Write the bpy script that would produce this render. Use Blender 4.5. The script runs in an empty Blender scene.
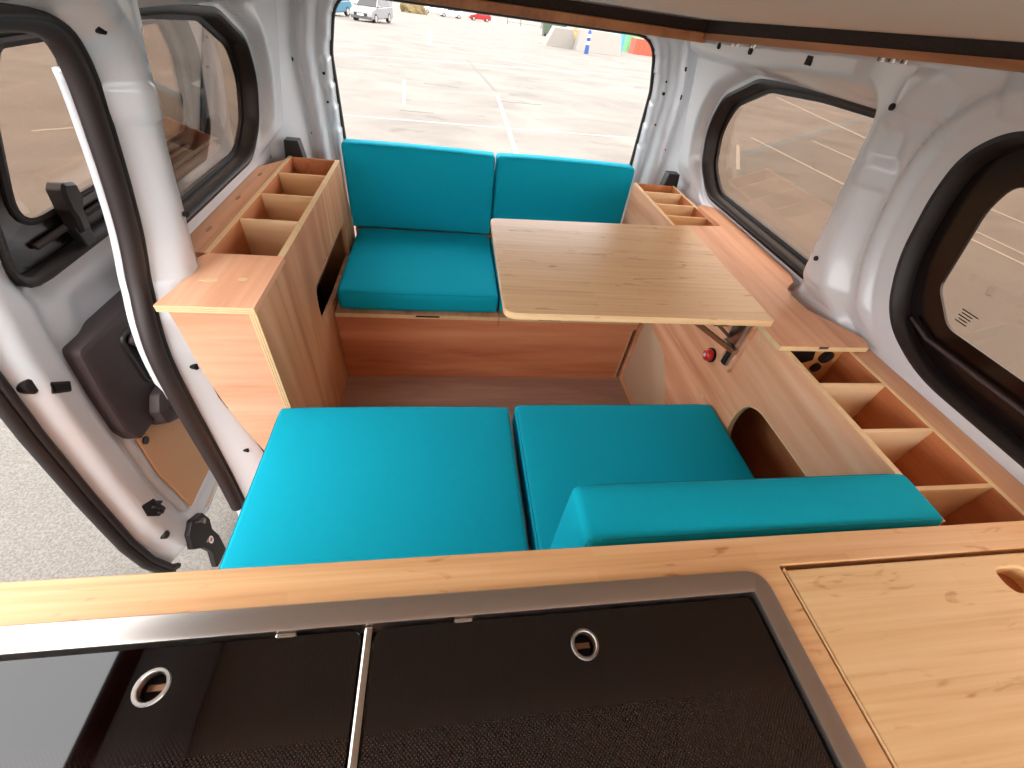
import bpy, bmesh, math, random
import numpy as np
from mathutils import Vector, Matrix
random.seed(7)
SC = bpy.context.scene
COL = SC.collection
PI = math.pi

# ------------------------------------------------------------------ helpers
def srgb(r, g, b):
    f = lambda c: c/12.92 if c <= .04045 else ((c+.055)/1.055)**2.4
    return (f(r/255.), f(g/255.), f(b/255.), 1.)

def tag(o, label=None, cat=None, group=None, kind=None):
    if label: o['label'] = label
    if cat: o['category'] = cat
    if group: o['group'] = group
    if kind: o['kind'] = kind
    return o

def thing(name, loc, label, cat, group=None):
    o = bpy.data.objects.new(name, None)
    o.empty_display_size = .05
    COL.objects.link(o); o.location = loc
    return tag(o, label, cat, group)

def world_loc(p):
    v = Vector((0, 0, 0))
    while p is not None:
        v += Vector(p.location); p = p.parent
    return v

def link(name, bm, m, parent=None, smooth=False, label=None, origin=None):
    """one bmesh given in world coordinates -> one mesh object"""
    bmesh.ops.recalc_face_normals(bm, faces=bm.faces)
    if parent is not None: off = world_loc(parent)
    elif origin is not None: off = Vector(origin)
    else:
        xs = [v.co for v in bm.verts]
        mn = [min(c[i] for c in xs) for i in range(3)]; mx = [max(c[i] for c in xs) for i in range(3)]
        off = Vector(((mn[0]+mx[0])/2, (mn[1]+mx[1])/2, mn[2]))
    for v in bm.verts: v.co -= off
    me = bpy.data.meshes.new(name); bm.to_mesh(me); bm.free()
    if smooth:
        for p in me.polygons: p.use_smooth = True
    me.materials.append(m)
    o = bpy.data.objects.new(name, me); COL.objects.link(o)
    if parent is not None: o.parent = parent
    else: o.location = off
    if label: o['label'] = label
    return o

def smooth_by_angle(o, deg=35):
    me = o.data
    for p in me.polygons: p.use_smooth = True
    bm = bmesh.new(); bm.from_mesh(me)
    for e in bm.edges:
        if len(e.link_faces) == 2 and e.calc_face_angle(0) > math.radians(deg): e.smooth = False
    bm.to_mesh(me); bm.free()
    return o

def struct(o): o['kind'] = 'structure'; return o

def add_box(bm, x0, x1, y0, y1, z0, z1, bev=0, seg=2):
    t = bmesh.new()
    bmesh.ops.create_cube(t, size=1)
    for v in t.verts:
        v.co = Vector(((x0+x1)/2+v.co.x*(x1-x0), (y0+y1)/2+v.co.y*(y1-y0), (z0+z1)/2+v.co.z*(z1-z0)))
    if bev: bmesh.ops.bevel(t, geom=t.edges[:], offset=bev, segments=seg, affect='EDGES', profile=.5)
    merge(bm, t); return bm

def merge(bm, t):
    vs = {v: bm.verts.new(v.co) for v in t.verts}
    for f in t.faces:
        try: bm.faces.new([vs[v] for v in f.verts])
        except ValueError: pass
    t.free()

def box(x0, x1, y0, y1, z0, z1, bev=0, seg=2):
    return add_box(bmesh.new(), x0, x1, y0, y1, z0, z1, bev, seg)

def fillet(pts, r, n=6):
    """round every corner of a closed 2D polygon; r may be a list"""
    out = []; N = len(pts)
    for i in range(N):
        p0, p, p1 = Vector(pts[i-1]), Vector(pts[i]), Vector(pts[(i+1) % N])
        rr = r[i] if isinstance(r, (list, tuple)) else r
        a = (p0-p); b = (p1-p); la, lb = a.length, b.length
        a.normalize(); b.normalize()
        ang = a.angle(b)
        if rr <= 1e-6 or ang > PI-.02: out.append(tuple(p)); continue
        d = min(rr/math.tan(ang/2), la*.48, lb*.48)
        s, e = p+a*d, p+b*d
        for k in range(n+1):
            t = k/n
            out.append(tuple(s*(1-t)**2+p*2*t*(1-t)+e*t*t))
    return out

def prism(loops, axis, a, b, bev=0):
    """loops: outer polygon and holes, 2D; axis 'x' -> (y,z), 'y' -> (x,z), 'z' -> (x,y); extruded from a to b"""
    def P(u, v, w):
        return {'x': (w, u, v), 'y': (u, w, v), 'z': (u, v, w)}[axis]
    bm = bmesh.new()
    for L in loops:
        vs = [bm.verts.new(P(u, v, a)) for u, v in L]
        for i in range(len(vs)): bm.edges.new((vs[i-1], vs[i]))
    n = {'x': (1, 0, 0), 'y': (0, 1, 0), 'z': (0, 0, 1)}[axis]
    if len(loops) == 1:
        bm.faces.new(bm.verts[:])
    else:
        bmesh.ops.triangle_fill(bm, edges=bm.edges[:], use_beauty=True, normal=n)
    ret = bmesh.ops.extrude_face_region(bm, geom=bm.faces[:])
    d = Vector(n)*(b-a)
    bmesh.ops.translate(bm, vec=d, verts=[g for g in ret['geom'] if isinstance(g, bmesh.types.BMVert)])
    bmesh.ops.recalc_face_normals(bm, faces=bm.faces)
    if bev:
        es = [e for e in bm.edges if len(e.link_faces) == 2 and e.calc_face_angle(0) > .6]
        bmesh.ops.bevel(bm, geom=es, offset=bev, segments=2, affect='EDGES', profile=.5)
    return bm

def plate(loops, axis, a, b, c=.0012):
    """flat board with cut-outs from a (back) to b (face side, edges eased by c)"""
    def P(u, v, w):
        return {'x': (w, u, v), 'y': (u, w, v), 'z': (u, v, w)}[axis]
    n = {'x': (1, 0, 0), 'y': (0, 1, 0), 'z': (0, 0, 1)}[axis]
    bm = bmesh.new(); cc = c if b > a else -c
    back, face = [], []
    for k, L in enumerate(loops):
        I = offset_poly(L, -c if k == 0 else c)
        r0 = [bm.verts.new(P(u, v, a)) for u, v in L]; r1 = [bm.verts.new(P(u, v, b-cc)) for u, v in L]; r2 = [bm.verts.new(P(u, v, b)) for u, v in I]
        for A, B in ((r0, r1), (r1, r2)):
            for i in range(len(A)): bm.faces.new((A[i-1], A[i], B[i], B[i-1]))
        back.append(r0); face.append(r2)
    for S_ in (back, face):
        es = []
        for R_ in S_:
            es += [bm.edges.get((R_[i-1], R_[i])) for i in range(len(R_))]
        bmesh.ops.triangle_fill(bm, edges=es, use_beauty=True, normal=n)
    return bm

def tube(pts, r, seg=10, closed=False, bm=None, sx=1., caps=True):
    bm = bm or bmesh.new()
    P = [Vector(p) for p in pts]; n = len(P); rings = []
    prev = None
    for i in range(n):
        if closed: t = P[(i+1) % n]-P[i-1]
        else: t = P[min(i+1, n-1)]-P[max(i-1, 0)]
        t.normalize()
        if prev is None:
            up = Vector((0, 0, 1)) if abs(t.z) < .9 else Vector((1, 0, 0))
            a = t.cross(up).normalized()
        else:
            a = (prev-t*prev.dot(t)).normalized()
        prev = a; b = t.cross(a)
        rr = r[i] if isinstance(r, (list, tuple)) else r
        rings.append([bm.verts.new(P[i]+a*rr*sx*math.cos(2*PI*k/seg)+b*rr*math.sin(2*PI*k/seg)) for k in range(seg)])
    m = n if closed else n-1
    for i in range(m):
        A, B = rings[i], rings[(i+1) % n]
        for k in range(seg): bm.faces.new((A[k], A[(k+1) % seg], B[(k+1) % seg], B[k]))
    if not closed and caps:
        bm.faces.new(rings[0][::-1]); bm.faces.new(rings[-1])
    return bm

def cyl(p0, p1, r, seg=24, bm=None, r2=None, bev=0):
    p0, p1 = Vector(p0), Vector(p1)
    t = tube([p0, p1], [r, r if r2 is None else r2], seg)
    if bev:
        es = [e for e in t.edges if e.calc_face_angle(0) > 1.]
        bmesh.ops.bevel(t, geom=es, offset=bev, segments=2, affect='EDGES', profile=.5)
    if bm is None: return t
    merge(bm, t); return bm

def offset_poly(L, d):
    """move a closed 2D polygon outwards by d (any winding)"""
    n = len(L); A = sum(L[i-1][0]*L[i][1]-L[i][0]*L[i-1][1] for i in range(n))
    s = 1 if A > 0 else -1; out = []
    for i in range(n):
        p0, p, p1 = L[i-1], L[i], L[(i+1) % n]
        def nr(a, b):
            x, y = b[0]-a[0], b[1]-a[1]; l = math.hypot(x, y) or 1e-9
            return (y/l*s, -x/l*s)
        n0, n1 = nr(p0, p), nr(p, p1)
        bx, by = n0[0]+n1[0], n0[1]+n1[1]; l = math.hypot(bx, by) or 1e-9
        bx, by = bx/l, by/l
        c = max(.5, bx*n0[0]+by*n0[1])
        out.append((p[0]+bx*d/c, p[1]+by*d/c))
    return out

def ring_loft(outline, profile, mapf, close=True):
    """sweep a profile [(offset, height)] round an outline; mapf(u,v,h)->xyz"""
    bm = bmesh.new(); rings = []
    for off, h in profile:
        L = offset_poly(outline, off) if abs(off) > 1e-9 else outline
        rings.append([bm.verts.new(mapf(u, v, h)) for u, v in L])
    n = len(outline); k = len(rings)
    for i in range(k if close else k-1):
        A, B = rings[i], rings[(i+1) % k]
        for j in range(n): bm.faces.new((A[j-1], A[j], B[j], B[j-1]))
    return bm

# signed distance to a polygon (positive outside) and its outward direction
def sdf(PX, PY, poly):
    P = np.stack([PX.ravel(), PY.ravel()], 1)
    A = np.array(poly); B = np.roll(A, -1, 0)
    best = np.full(len(P), 1e9); grad = np.zeros_like(P); inside = np.zeros(len(P), bool)
    for a, b in zip(A, B):
        e = b-a; w = P-a
        t = np.clip((w@e)/(e@e+1e-12), 0, 1)
        q = w-np.outer(t, e); d = np.hypot(q[:, 0], q[:, 1])
        m = d < best; best[m] = d[m]; grad[m] = q[m]/(d[m, None]+1e-9)
        c = ((a[1] <= P[:, 1]) != (b[1] <= P[:, 1]))
        with np.errstate(divide='ignore', invalid='ignore'):
            xi = a[0]+(P[:, 1]-a[1])*(b[0]-a[0])/(b[1]-a[1]+1e-15)
        inside ^= c & (P[:, 0] < xi)
    s = np.where(inside, -1., 1.)
    return (best*s).reshape(PX.shape), (grad*s[:, None]).reshape(PX.shape+(2,))

def S(x, a, b):
    t = np.clip((x-a)/(b-a), 0, 1); return t*t*(3-2*t)

def sheet(us, vs, holes, mapf, pre=None):
    """stamped sheet metal: grid in (u,v), holes cut and snapped to their outlines; mapf(U,V)->X,Y,Z arrays"""
    U, V = np.meshgrid(us, vs, indexing='ij')
    if pre: U, V = pre(U, V)
    h = .80*max(us[1]-us[0], vs[1]-vs[0])
    ds = []
    for H in holes:
        d, g = sdf(U, V, H)
        m = np.abs(d) < h
        U = np.where(m, U-g[..., 0]*d, U); V = np.where(m, V-g[..., 1]*d, V)
    for H in holes: ds.append(sdf(U, V, H)[0])
    X, Y, Z = mapf(U, V)
    D = np.min(ds, 0) if ds else np.ones_like(U)
    bm = bmesh.new(); idx = {}
    nu, nv = U.shape
    def vert(i, j):
        k = (i, j)
        if k not in idx: idx[k] = bm.verts.new((X[i, j], Y[i, j], Z[i, j]))
        return idx[k]
    for i in range(nu-1):
        for j in range(nv-1):
            q = (D[i, j], D[i+1, j], D[i+1, j+1], D[i, j+1])
            if min(q) < -1e-3 or sum(q) < 1e-3: continue
            bm.faces.new((vert(i, j), vert(i+1, j), vert(i+1, j+1), vert(i, j+1)))
    return bm

# ------------------------------------------------------------------ materials
def new_mat(name):
    m = bpy.data.materials.new(name); m.use_nodes = True
    nt = m.node_tree; bs = nt.nodes['Principled BSDF']
    return m, nt, bs

def plain(name, col, rough=.5, metal=0., coat=0., spec=.5, noise=0., bump=0., bscale=200.):
    m, nt, bs = new_mat(name)
    bs.inputs['Base Color'].default_value = col
    bs.inputs['Roughness'].default_value = rough
    bs.inputs['Metallic'].default_value = metal
    bs.inputs['Coat Weight'].default_value = coat
    bs.inputs['Coat Roughness'].default_value = .08
    bs.inputs['Specular IOR Level'].default_value = spec
    if noise or bump:
        tc = nt.nodes.new('ShaderNodeTexCoord'); nz = nt.nodes.new('ShaderNodeTexNoise')
        nz.inputs['Scale'].default_value = bscale; nz.inputs['Detail'].default_value = 3
        nt.links.new(tc.outputs['Object'], nz.inputs['Vector'])
        if noise:
            mx = nt.nodes.new('ShaderNodeMix'); mx.data_type = 'RGBA'
            c2 = tuple(c*(1-noise) for c in col[:3])+(1,); c1 = tuple(min(1, c*(1+noise)) for c in col[:3])+(1,)
            mx.inputs['A'].default_value = c1; mx.inputs['B'].default_value = c2
            nt.links.new(nz.outputs['Fac'], mx.inputs['Factor']); nt.links.new(mx.outputs['Result'], bs.inputs['Base Color'])
        if bump:
            bp = nt.nodes.new('ShaderNodeBump'); bp.inputs['Strength'].default_value = bump; bp.inputs['Distance'].default_value = .002
            nt.links.new(nz.outputs['Fac'], bp.inputs['Height']); nt.links.new(bp.outputs['Normal'], bs.inputs['Normal'])
    return m

def wood(name, c_dark, c_mid, c_light, grain='y', rough=.5, scale=1., swirl=.6, fine=.5, coat=0.):
    """plywood face: long streaks along the grain axis with slow cathedral swirls"""
    m, nt, bs = new_mat(name)
    N = nt.nodes.new; L = nt.links.new
    tc = N('ShaderNodeTexCoord'); mp = N('ShaderNodeMapping')
    st = {'x': (1.2, 14, 14), 'y': (14, 1.2, 14), 'z': (14, 14, 1.2)}[grain]
    mp.inputs['Scale'].default_value = tuple(s*scale for s in st)
    L(tc.outputs['Object'], mp.inputs['Vector'])
    n1 = N('ShaderNodeTexNoise'); n1.inputs['Scale'].default_value = .8; n1.inputs['Detail'].default_value = 5; n1.inputs['Distortion'].default_value = swirl
    L(mp.outputs['Vector'], n1.inputs['Vector'])
    n2 = N('ShaderNodeTexNoise'); n2.inputs['Scale'].default_value = 7; n2.inputs['Detail'].default_value = 4
    L(mp.outputs['Vector'], n2.inputs['Vector'])
    ad = N('ShaderNodeMath'); ad.operation = 'MULTIPLY_ADD'; ad.inputs[1].default_value = fine*.5
    L(n2.outputs['Fac'], ad.inputs[0]); 
    sb = N('ShaderNodeMath'); sb.operation = 'ADD'; sb.inputs[1].default_value = -fine*.25
    L(n1.outputs['Fac'], sb.inputs[0]); L(sb.outputs[0], ad.inputs[2])
    cr = N('ShaderNodeValToRGB')
    cr.color_ramp.elements[0].position = .28; cr.color_ramp.elements[0].color = c_dark
    cr.color_ramp.elements[1].position = .72; cr.color_ramp.elements[1].color = c_light
    e = cr.color_ramp.elements.new(.5); e.color = c_mid
    L(ad.outputs[0], cr.inputs['Fac']); L(cr.outputs['Color'], bs.inputs['Base Color'])
    bs.inputs['Roughness'].default_value = rough; bs.inputs['Coat Weight'].default_value = coat; bs.inputs['Coat Roughness'].default_value = .25
    bs.inputs['Specular IOR Level'].default_value = .35
    return m

def bamboo(name, c_dark, c_mid, c_light, rough=.42, strip=.018, length=.35):
    """laminated bamboo running along x: narrow strips, nodes and fine fibres"""
    m, nt, bs = new_mat(name)
    N = nt.nodes.new; L = nt.links.new
    tc = N('ShaderNodeTexCoord')
    br = N('ShaderNodeTexBrick'); br.offset = .37; br.inputs['Scale'].default_value = 1
    br.inputs['Brick Width'].default_value = length; br.inputs['Row Height'].default_value = strip
    br.inputs['Mortar Size'].default_value = 0.0; br.inputs['Bias'].default_value = 0
    br.inputs['Color1'].default_value = (0, 0, 0, 1); br.inputs['Color2'].default_value = (1, 1, 1, 1); br.inputs['Mortar'].default_value = (.5, .5, .5, 1)
    L(tc.outputs['Object'], br.inputs['Vector'])
    mp = N('ShaderNodeMapping'); mp.inputs['Scale'].default_value = (3, 120, 120)
    L(tc.outputs['Object'], mp.inputs['Vector'])
    nz = N('ShaderNodeTexNoise'); nz.inputs['Scale'].default_value = 1.; nz.inputs['Detail'].default_value = 4; nz.inputs['Distortion'].default_value = .4
    L(mp.outputs['Vector'], nz.inputs['Vector'])
    # nodes: small darker flecks
    mp2 = N('ShaderNodeMapping'); mp2.inputs['Scale'].default_value = (9, 38, 38); L(tc.outputs['Object'], mp2.inputs['Vector'])
    n2 = N('ShaderNodeTexNoise'); n2.inputs['Scale'].default_value = 1.; n2.inputs['Detail'].default_value = 5; n2.inputs['Distortion'].default_value = 1.5
    L(mp2.outputs['Vector'], n2.inputs['Vector'])
    r2 = N('ShaderNodeMapRange'); r2.inputs['From Min'].default_value = .61; r2.inputs['From Max'].default_value = .74; r2.inputs['To Max'].default_value = .45
    L(n2.outputs['Fac'], r2.inputs['Value'])
    a = N('ShaderNodeMath'); a.operation = 'MULTIPLY_ADD'; a.inputs[1].default_value = .13
    sep = N('ShaderNodeSeparateColor'); L(br.outputs['Color'], sep.inputs['Color'])
    L(sep.outputs['Red'], a.inputs[0]); 
    b = N('ShaderNodeMath'); b.operation = 'MULTIPLY_ADD'; b.inputs[1].default_value = .75; b.inputs[2].default_value = .05
    L(nz.outputs['Fac'], b.inputs[0]); L(b.outputs[0], a.inputs[2])
    c = N('ShaderNodeMath'); c.operation = 'SUBTRACT'; L(a.outputs[0], c.inputs[0]); L(r2.outputs[0], c.inputs[1])
    cr = N('ShaderNodeValToRGB')
    cr.color_ramp.elements[0].position = .05; cr.color_ramp.elements[0].color = c_dark
    cr.color_ramp.elements[1].position = .85; cr.color_ramp.elements[1].color = c_light
    e = cr.color_ramp.elements.new(.45); e.color = c_mid
    L(c.outputs[0], cr.inputs['Fac']); L(cr.outputs['Color'], bs.inputs['Base Color'])
    bs.inputs['Roughness'].default_value = rough; bs.inputs['Specular IOR Level'].default_value = .4
    return m

def fabric(name, col):
    m, nt, bs = new_mat(name)
    N = nt.nodes.new; L = nt.links.new
    tc = N('ShaderNodeTexCoord')
    nz = N('ShaderNodeTexNoise'); nz.inputs['Scale'].default_value = 600; nz.inputs['Detail'].default_value = 2
    L(tc.outputs['Object'], nz.inputs['Vector'])
    n2 = N('ShaderNodeTexNoise'); n2.inputs['Scale'].default_value = 9; n2.inputs['Detail'].default_value = 3; n2.inputs['Distortion'].default_value = .5
    L(tc.outputs['Object'], n2.inputs['Vector'])
    mx = N('ShaderNodeMath'); mx.operation = 'MULTIPLY_ADD'; mx.inputs[1].default_value = 6.
    L(n2.outputs['Fac'], mx.inputs[0]); L(nz.outputs['Fac'], mx.inputs[2])
    bp = N('ShaderNodeBump'); bp.inputs['Strength'].default_value = .3; bp.inputs['Distance'].default_value = .0012
    L(mx.outputs[0], bp.inputs['Height']); L(bp.outputs['Normal'], bs.inputs['Normal'])
    bs.inputs['Base Color'].default_value = col
    bs.inputs['Roughness'].default_value = .85; bs.inputs['Specular IOR Level'].default_value = .12
    return m

def tinted(name, tint, gloss=.08):
    m = bpy.data.materials.new(name); m.use_nodes = True; nt = m.node_tree
    nt.nodes.clear(); N = nt.nodes.new; L = nt.links.new
    out = N('ShaderNodeOutputMaterial'); tr = N('ShaderNodeBsdfTransparent'); gl = N('ShaderNodeBsdfGlossy'); mx = N('ShaderNodeMixShader'); lw = N('ShaderNodeLayerWeight'); lw.inputs['Blend'].default_value = .5
    pw = N('ShaderNodeMath'); pw.operation = 'POWER'; pw.inputs[1].default_value = 4.; L(lw.outputs['Facing'], pw.inputs[0])
    fr = N('ShaderNodeMath'); fr.operation = 'MULTIPLY_ADD'; fr.inputs[1].default_value = .9; fr.inputs[2].default_value = .035; L(pw.outputs[0], fr.inputs[0])
    tr.inputs['Color'].default_value = tint; gl.inputs['Roughness'].default_value = .02
    L(fr.outputs[0], mx.inputs[0]); L(tr.outputs[0], mx.inputs[1]); L(gl.outputs[0], mx.inputs[2]); L(mx.outputs[0], out.inputs['Surface'])
    return m

M = {}
M['paint'] = plain('white_body_paint', srgb(205, 207, 211), .28, 0, .6)
M['ply_left'] = wood('okoume_panel_upright', srgb(176, 116, 78), srgb(212, 154, 112), srgb(232, 182, 142), 'z', .5, .32, 3.2, .35)
M['ply_front'] = wood('okoume_panel_pale', srgb(200, 138, 104), srgb(224, 166, 132), srgb(238, 188, 156), 'x', .5, .7, .8)
M['ply_y'] = wood('okoume_lengthwise', srgb(206, 138, 100), srgb(236, 174, 136), srgb(247, 200, 164), 'y', .45, .45, 2.4, .4)
M['ply_shelf'] = wood('okoume_shelf', srgb(190, 130, 92), srgb(220, 162, 122), srgb(236, 188, 150), 'y', .45, .8, .7)
M['ply_bench'] = wood('okoume_bench', srgb(190, 112, 74), srgb(222, 148, 106), srgb(236, 172, 132), 'x', .5, .6, .8)
M['ply_in'] = wood('okoume_inner', srgb(176, 104, 64), srgb(202, 132, 88), srgb(218, 156, 112), 'y', .5, .8, .8)
M['ply_edge'] = plain('plywood_edge', srgb(232, 200, 152), .6, noise=.12, bscale=60)
M['ply_ply'] = plain('plywood_glue_line', srgb(170, 124, 84), .7)
M['poplar'] = wood('pale_divider_wood', srgb(220, 176, 126), srgb(238, 202, 156), srgb(246, 220, 180), 'x', .55, .6, .6, .4)
M['poplar_in'] = wood('divider_wood', srgb(224, 178, 128), srgb(240, 202, 154), srgb(248, 218, 176), 'x', .55, .6, .6, .4)
M['bamboo'] = bamboo('bamboo_worktop', srgb(188, 130, 82), srgb(226, 174, 122), srgb(240, 200, 152))
M['bamboo_t'] = bamboo('bamboo_table', srgb(196, 146, 98), srgb(232, 190, 140), srgb(244, 210, 166), .3, .02, .3)
M['bamboo_b'] = bamboo('bamboo_board', srgb(196, 144, 94), srgb(232, 188, 134), srgb(244, 210, 162), .45, .03, .5)
M['mdf'] = plain('beige_felt_board', srgb(214, 186, 156), .9, noise=.05, bscale=120, bump=.1)
M['hardboard'] = plain('brown_hardboard', srgb(222, 174, 130), .7, noise=.1, bscale=260)
M['teal'] = fabric('teal_fabric', (.003, .40, .55, 1))
M['seam'] = plain('teal_seam', (.002, .22, .29, 1), .9)
M['floor'] = wood('vinyl_floor', srgb(156, 126, 114), srgb(184, 152, 138), srgb(206, 178, 164), 'x', .45, .8, .5)
M['black'] = plain('black_plastic', srgb(18, 11, 10), .45)
M['rubber'] = plain('black_rubber', srgb(22, 13, 12), .5, bump=.2, bscale=90)
M['darkrubber'] = plain('dark_rubber_seal', srgb(40, 29, 28), .5)
M['blackprint'] = plain('black_glass_border', srgb(20, 9, 8), .22)
M['grey_plastic'] = plain('dark_grey_plastic', srgb(62, 50, 51), .55, bump=.15, bscale=500)
M['cavity_shade'] = plain('cabinet_cavity_shade', srgb(46, 26, 20), .9)  # dark brown stands in for the shade inside the left cabinet
M['dark_hole'] = plain('dark_recess', srgb(14, 10, 10), .8)
M['steel'] = plain('brushed_steel', srgb(190, 182, 176), .28, 1.)
M['steel2'] = plain('polished_steel', srgb(206, 198, 190), .16, 1.)
M['bronze'] = plain('brown_metal_bracket', srgb(150, 112, 86), .4, .8)
M['red'] = plain('red_plastic', srgb(206, 30, 26), .3, 0, .5)
M['whiteplastic'] = plain('white_plastic', srgb(232, 226, 220), .4)
M['chrome'] = plain('chrome', srgb(225, 220, 214), .08, 1.)
M['lining'] = None
M['glass'] = tinted('tinted_glass', (.68, .60, .54, 1))
M['glass2'] = tinted('tinted_door_glass', (.74, .66, .60, 1))

def mk_lining():
    m, nt, bs = new_mat('ribbed_headliner'); N = nt.nodes.new; L = nt.links.new
    tc = N('ShaderNodeTexCoord'); wv = N('ShaderNodeTexWave'); wv.bands_direction = 'X'; wv.inputs['Scale'].default_value = 60
    L(tc.outputs['Object'], wv.inputs['Vector'])
    mx = N('ShaderNodeMix'); mx.data_type = 'RGBA'; mx.inputs['A'].default_value = srgb(210, 190, 176); mx.inputs['B'].default_value = srgb(240, 224, 212)
    L(wv.outputs['Fac'], mx.inputs['Factor']); L(mx.outputs['Result'], bs.inputs['Base Color'])
    bp = N('ShaderNodeBump'); bp.inputs['Strength'].default_value = .4; bp.inputs['Distance'].default_value = .002
    L(wv.outputs['Fac'], bp.inputs['Height']); L(bp.outputs['Normal'], bs.inputs['Normal'])
    bs.inputs['Roughness'].default_value = .95; bs.inputs['Specular IOR Level'].default_value = .1
    return m
M['lining'] = mk_lining()

def mk_bellows():
    m, nt, bs = new_mat('dark_bellows_fabric'); N = nt.nodes.new; L = nt.links.new
    tc = N('ShaderNodeTexCoord'); nz = N('ShaderNodeTexNoise'); nz.inputs['Scale'].default_value = 180
    L(tc.outputs['Object'], nz.inputs['Vector'])
    cr = N('ShaderNodeValToRGB'); cr.color_ramp.elements[0].color = srgb(26, 18, 16); cr.color_ramp.elements[1].color = srgb(66, 50, 44)
    L(nz.outputs['Fac'], cr.inputs['Fac']); L(cr.outputs['Color'], bs.inputs['Base Color']); bs.inputs['Roughness'].default_value = .9
    return m
M['bellows'] = mk_bellows()

def mk_hob():
    m, nt, bs = new_mat('black_hob_glass'); N = nt.nodes.new; L = nt.links.new
    tc = N('ShaderNodeTexCoord'); sx = N('ShaderNodeSeparateXYZ'); L(tc.outputs['Object'], sx.inputs[0])
    vo = N('ShaderNodeTexVoronoi'); vo.inputs['Scale'].default_value = 380; vo.inputs['Randomness'].default_value = 0.
    mp = N('ShaderNodeMapping'); mp.inputs['Rotation'].default_value = (0, 0, PI/4); mp.inputs['Location'].default_value = (0, 0, .001)
    L(tc.outputs['Object'], mp.inputs['Vector']); L(mp.outputs['Vector'], vo.inputs['Vector'])
    lt = N('ShaderNodeMath'); lt.operation = 'LESS_THAN'; lt.inputs[1].default_value = .30; L(vo.outputs['Distance'], lt.inputs[0])
    rg = N('ShaderNodeMapRange'); rg.inputs['From Min'].default_value = .085; rg.inputs['From Max'].default_value = .05
    L(sx.outputs['Y'], rg.inputs['Value'])
    ml = N('ShaderNodeMath'); ml.operation = 'MULTIPLY'; L(lt.outputs[0], ml.inputs[0]); L(rg.outputs[0], ml.inputs[1])
    mx = N('ShaderNodeMix'); mx.data_type = 'RGBA'; mx.inputs['A'].default_value = srgb(8, 0, 0); mx.inputs['B'].default_value = srgb(58, 44, 40)
    L(ml.outputs[0], mx.inputs['Factor']); L(mx.outputs['Result'], bs.inputs['Base Color'])
    bs.inputs['Roughness'].default_value = .03; bs.inputs['IOR'].default_value = 1.6; bs.inputs['Specular IOR Level'].default_value = .5
    return m
M['hob'] = mk_hob()

def mk_ground():
    m, nt, bs = new_mat('car_park_ground'); N = nt.nodes.new; L = nt.links.new
    tc = N('ShaderNodeTexCoord')
    n1 = N('ShaderNodeTexNoise'); n1.inputs['Scale'].default_value = 130; n1.inputs['Detail'].default_value = 5; n1.inputs['Roughness'].default_value = .75
    L(tc.outputs['Object'], n1.inputs['Vector'])
    vo = N('ShaderNodeTexVoronoi'); vo.inputs['Scale'].default_value = 120; L(tc.outputs['Object'], vo.inputs['Vector'])
    mp = N('ShaderNodeMapping'); mp.inputs['Scale'].default_value = (.75, 1.0, 1); mp.inputs['Rotation'].default_value = (0, 0, .35)
    L(tc.outputs['Object'], mp.inputs['Vector'])
    n2 = N('ShaderNodeTexNoise'); n2.inputs['Scale'].default_value = .7; n2.inputs['Detail'].default_value = 7; n2.inputs['Roughness'].default_value = .6; n2.inputs['Distortion'].default_value = .6
    L(mp.outputs['Vector'], n2.inputs['Vector'])
    # coarse aggregate close by, paler worn concrete further back
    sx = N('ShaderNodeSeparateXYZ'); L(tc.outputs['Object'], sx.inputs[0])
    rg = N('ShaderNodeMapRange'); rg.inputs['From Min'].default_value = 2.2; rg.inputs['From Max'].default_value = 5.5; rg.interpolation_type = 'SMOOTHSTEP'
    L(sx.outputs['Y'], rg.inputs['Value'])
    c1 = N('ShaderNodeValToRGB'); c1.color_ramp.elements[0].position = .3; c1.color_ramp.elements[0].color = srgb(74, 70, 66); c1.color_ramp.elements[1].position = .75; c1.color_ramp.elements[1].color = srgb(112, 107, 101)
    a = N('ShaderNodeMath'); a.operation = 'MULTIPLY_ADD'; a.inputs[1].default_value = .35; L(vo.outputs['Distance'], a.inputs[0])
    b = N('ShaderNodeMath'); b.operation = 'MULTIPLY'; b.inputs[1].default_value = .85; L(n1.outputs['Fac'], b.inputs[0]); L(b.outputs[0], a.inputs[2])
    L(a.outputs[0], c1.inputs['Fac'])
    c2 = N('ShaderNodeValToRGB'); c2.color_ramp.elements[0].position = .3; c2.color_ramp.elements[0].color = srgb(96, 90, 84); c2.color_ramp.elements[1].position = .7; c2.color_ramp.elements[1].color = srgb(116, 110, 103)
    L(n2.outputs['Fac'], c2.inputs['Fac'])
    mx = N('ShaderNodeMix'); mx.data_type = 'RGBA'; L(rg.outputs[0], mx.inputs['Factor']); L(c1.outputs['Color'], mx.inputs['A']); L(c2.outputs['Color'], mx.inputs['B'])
    # broad stains
    n3 = N('ShaderNodeTexNoise'); n3.inputs['Scale'].default_value = 2.2; n3.inputs['Detail'].default_value = 5; L(mp.outputs['Vector'], n3.inputs['Vector'])
    r3 = N('ShaderNodeMapRange'); r3.inputs['From Min'].default_value = .62; r3.inputs['From Max'].default_value = .74; r3.inputs['To Max'].default_value = .45; L(n3.outputs['Fac'], r3.inputs['Value'])
    m2 = N('ShaderNodeMix'); m2.data_type = 'RGBA'; m2.inputs['B'].default_value = srgb(74, 67, 61)
    L(r3.outputs[0], m2.inputs['Factor']); L(mx.outputs['Result'], m2.inputs['A'])
    L(m2.outputs['Result'], bs.inputs['Base Color'])
    bs.inputs['Roughness'].default_value = .9; bs.inputs['Specular IOR Level'].default_value = .2
    return m
M['ground'] = mk_ground()
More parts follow.
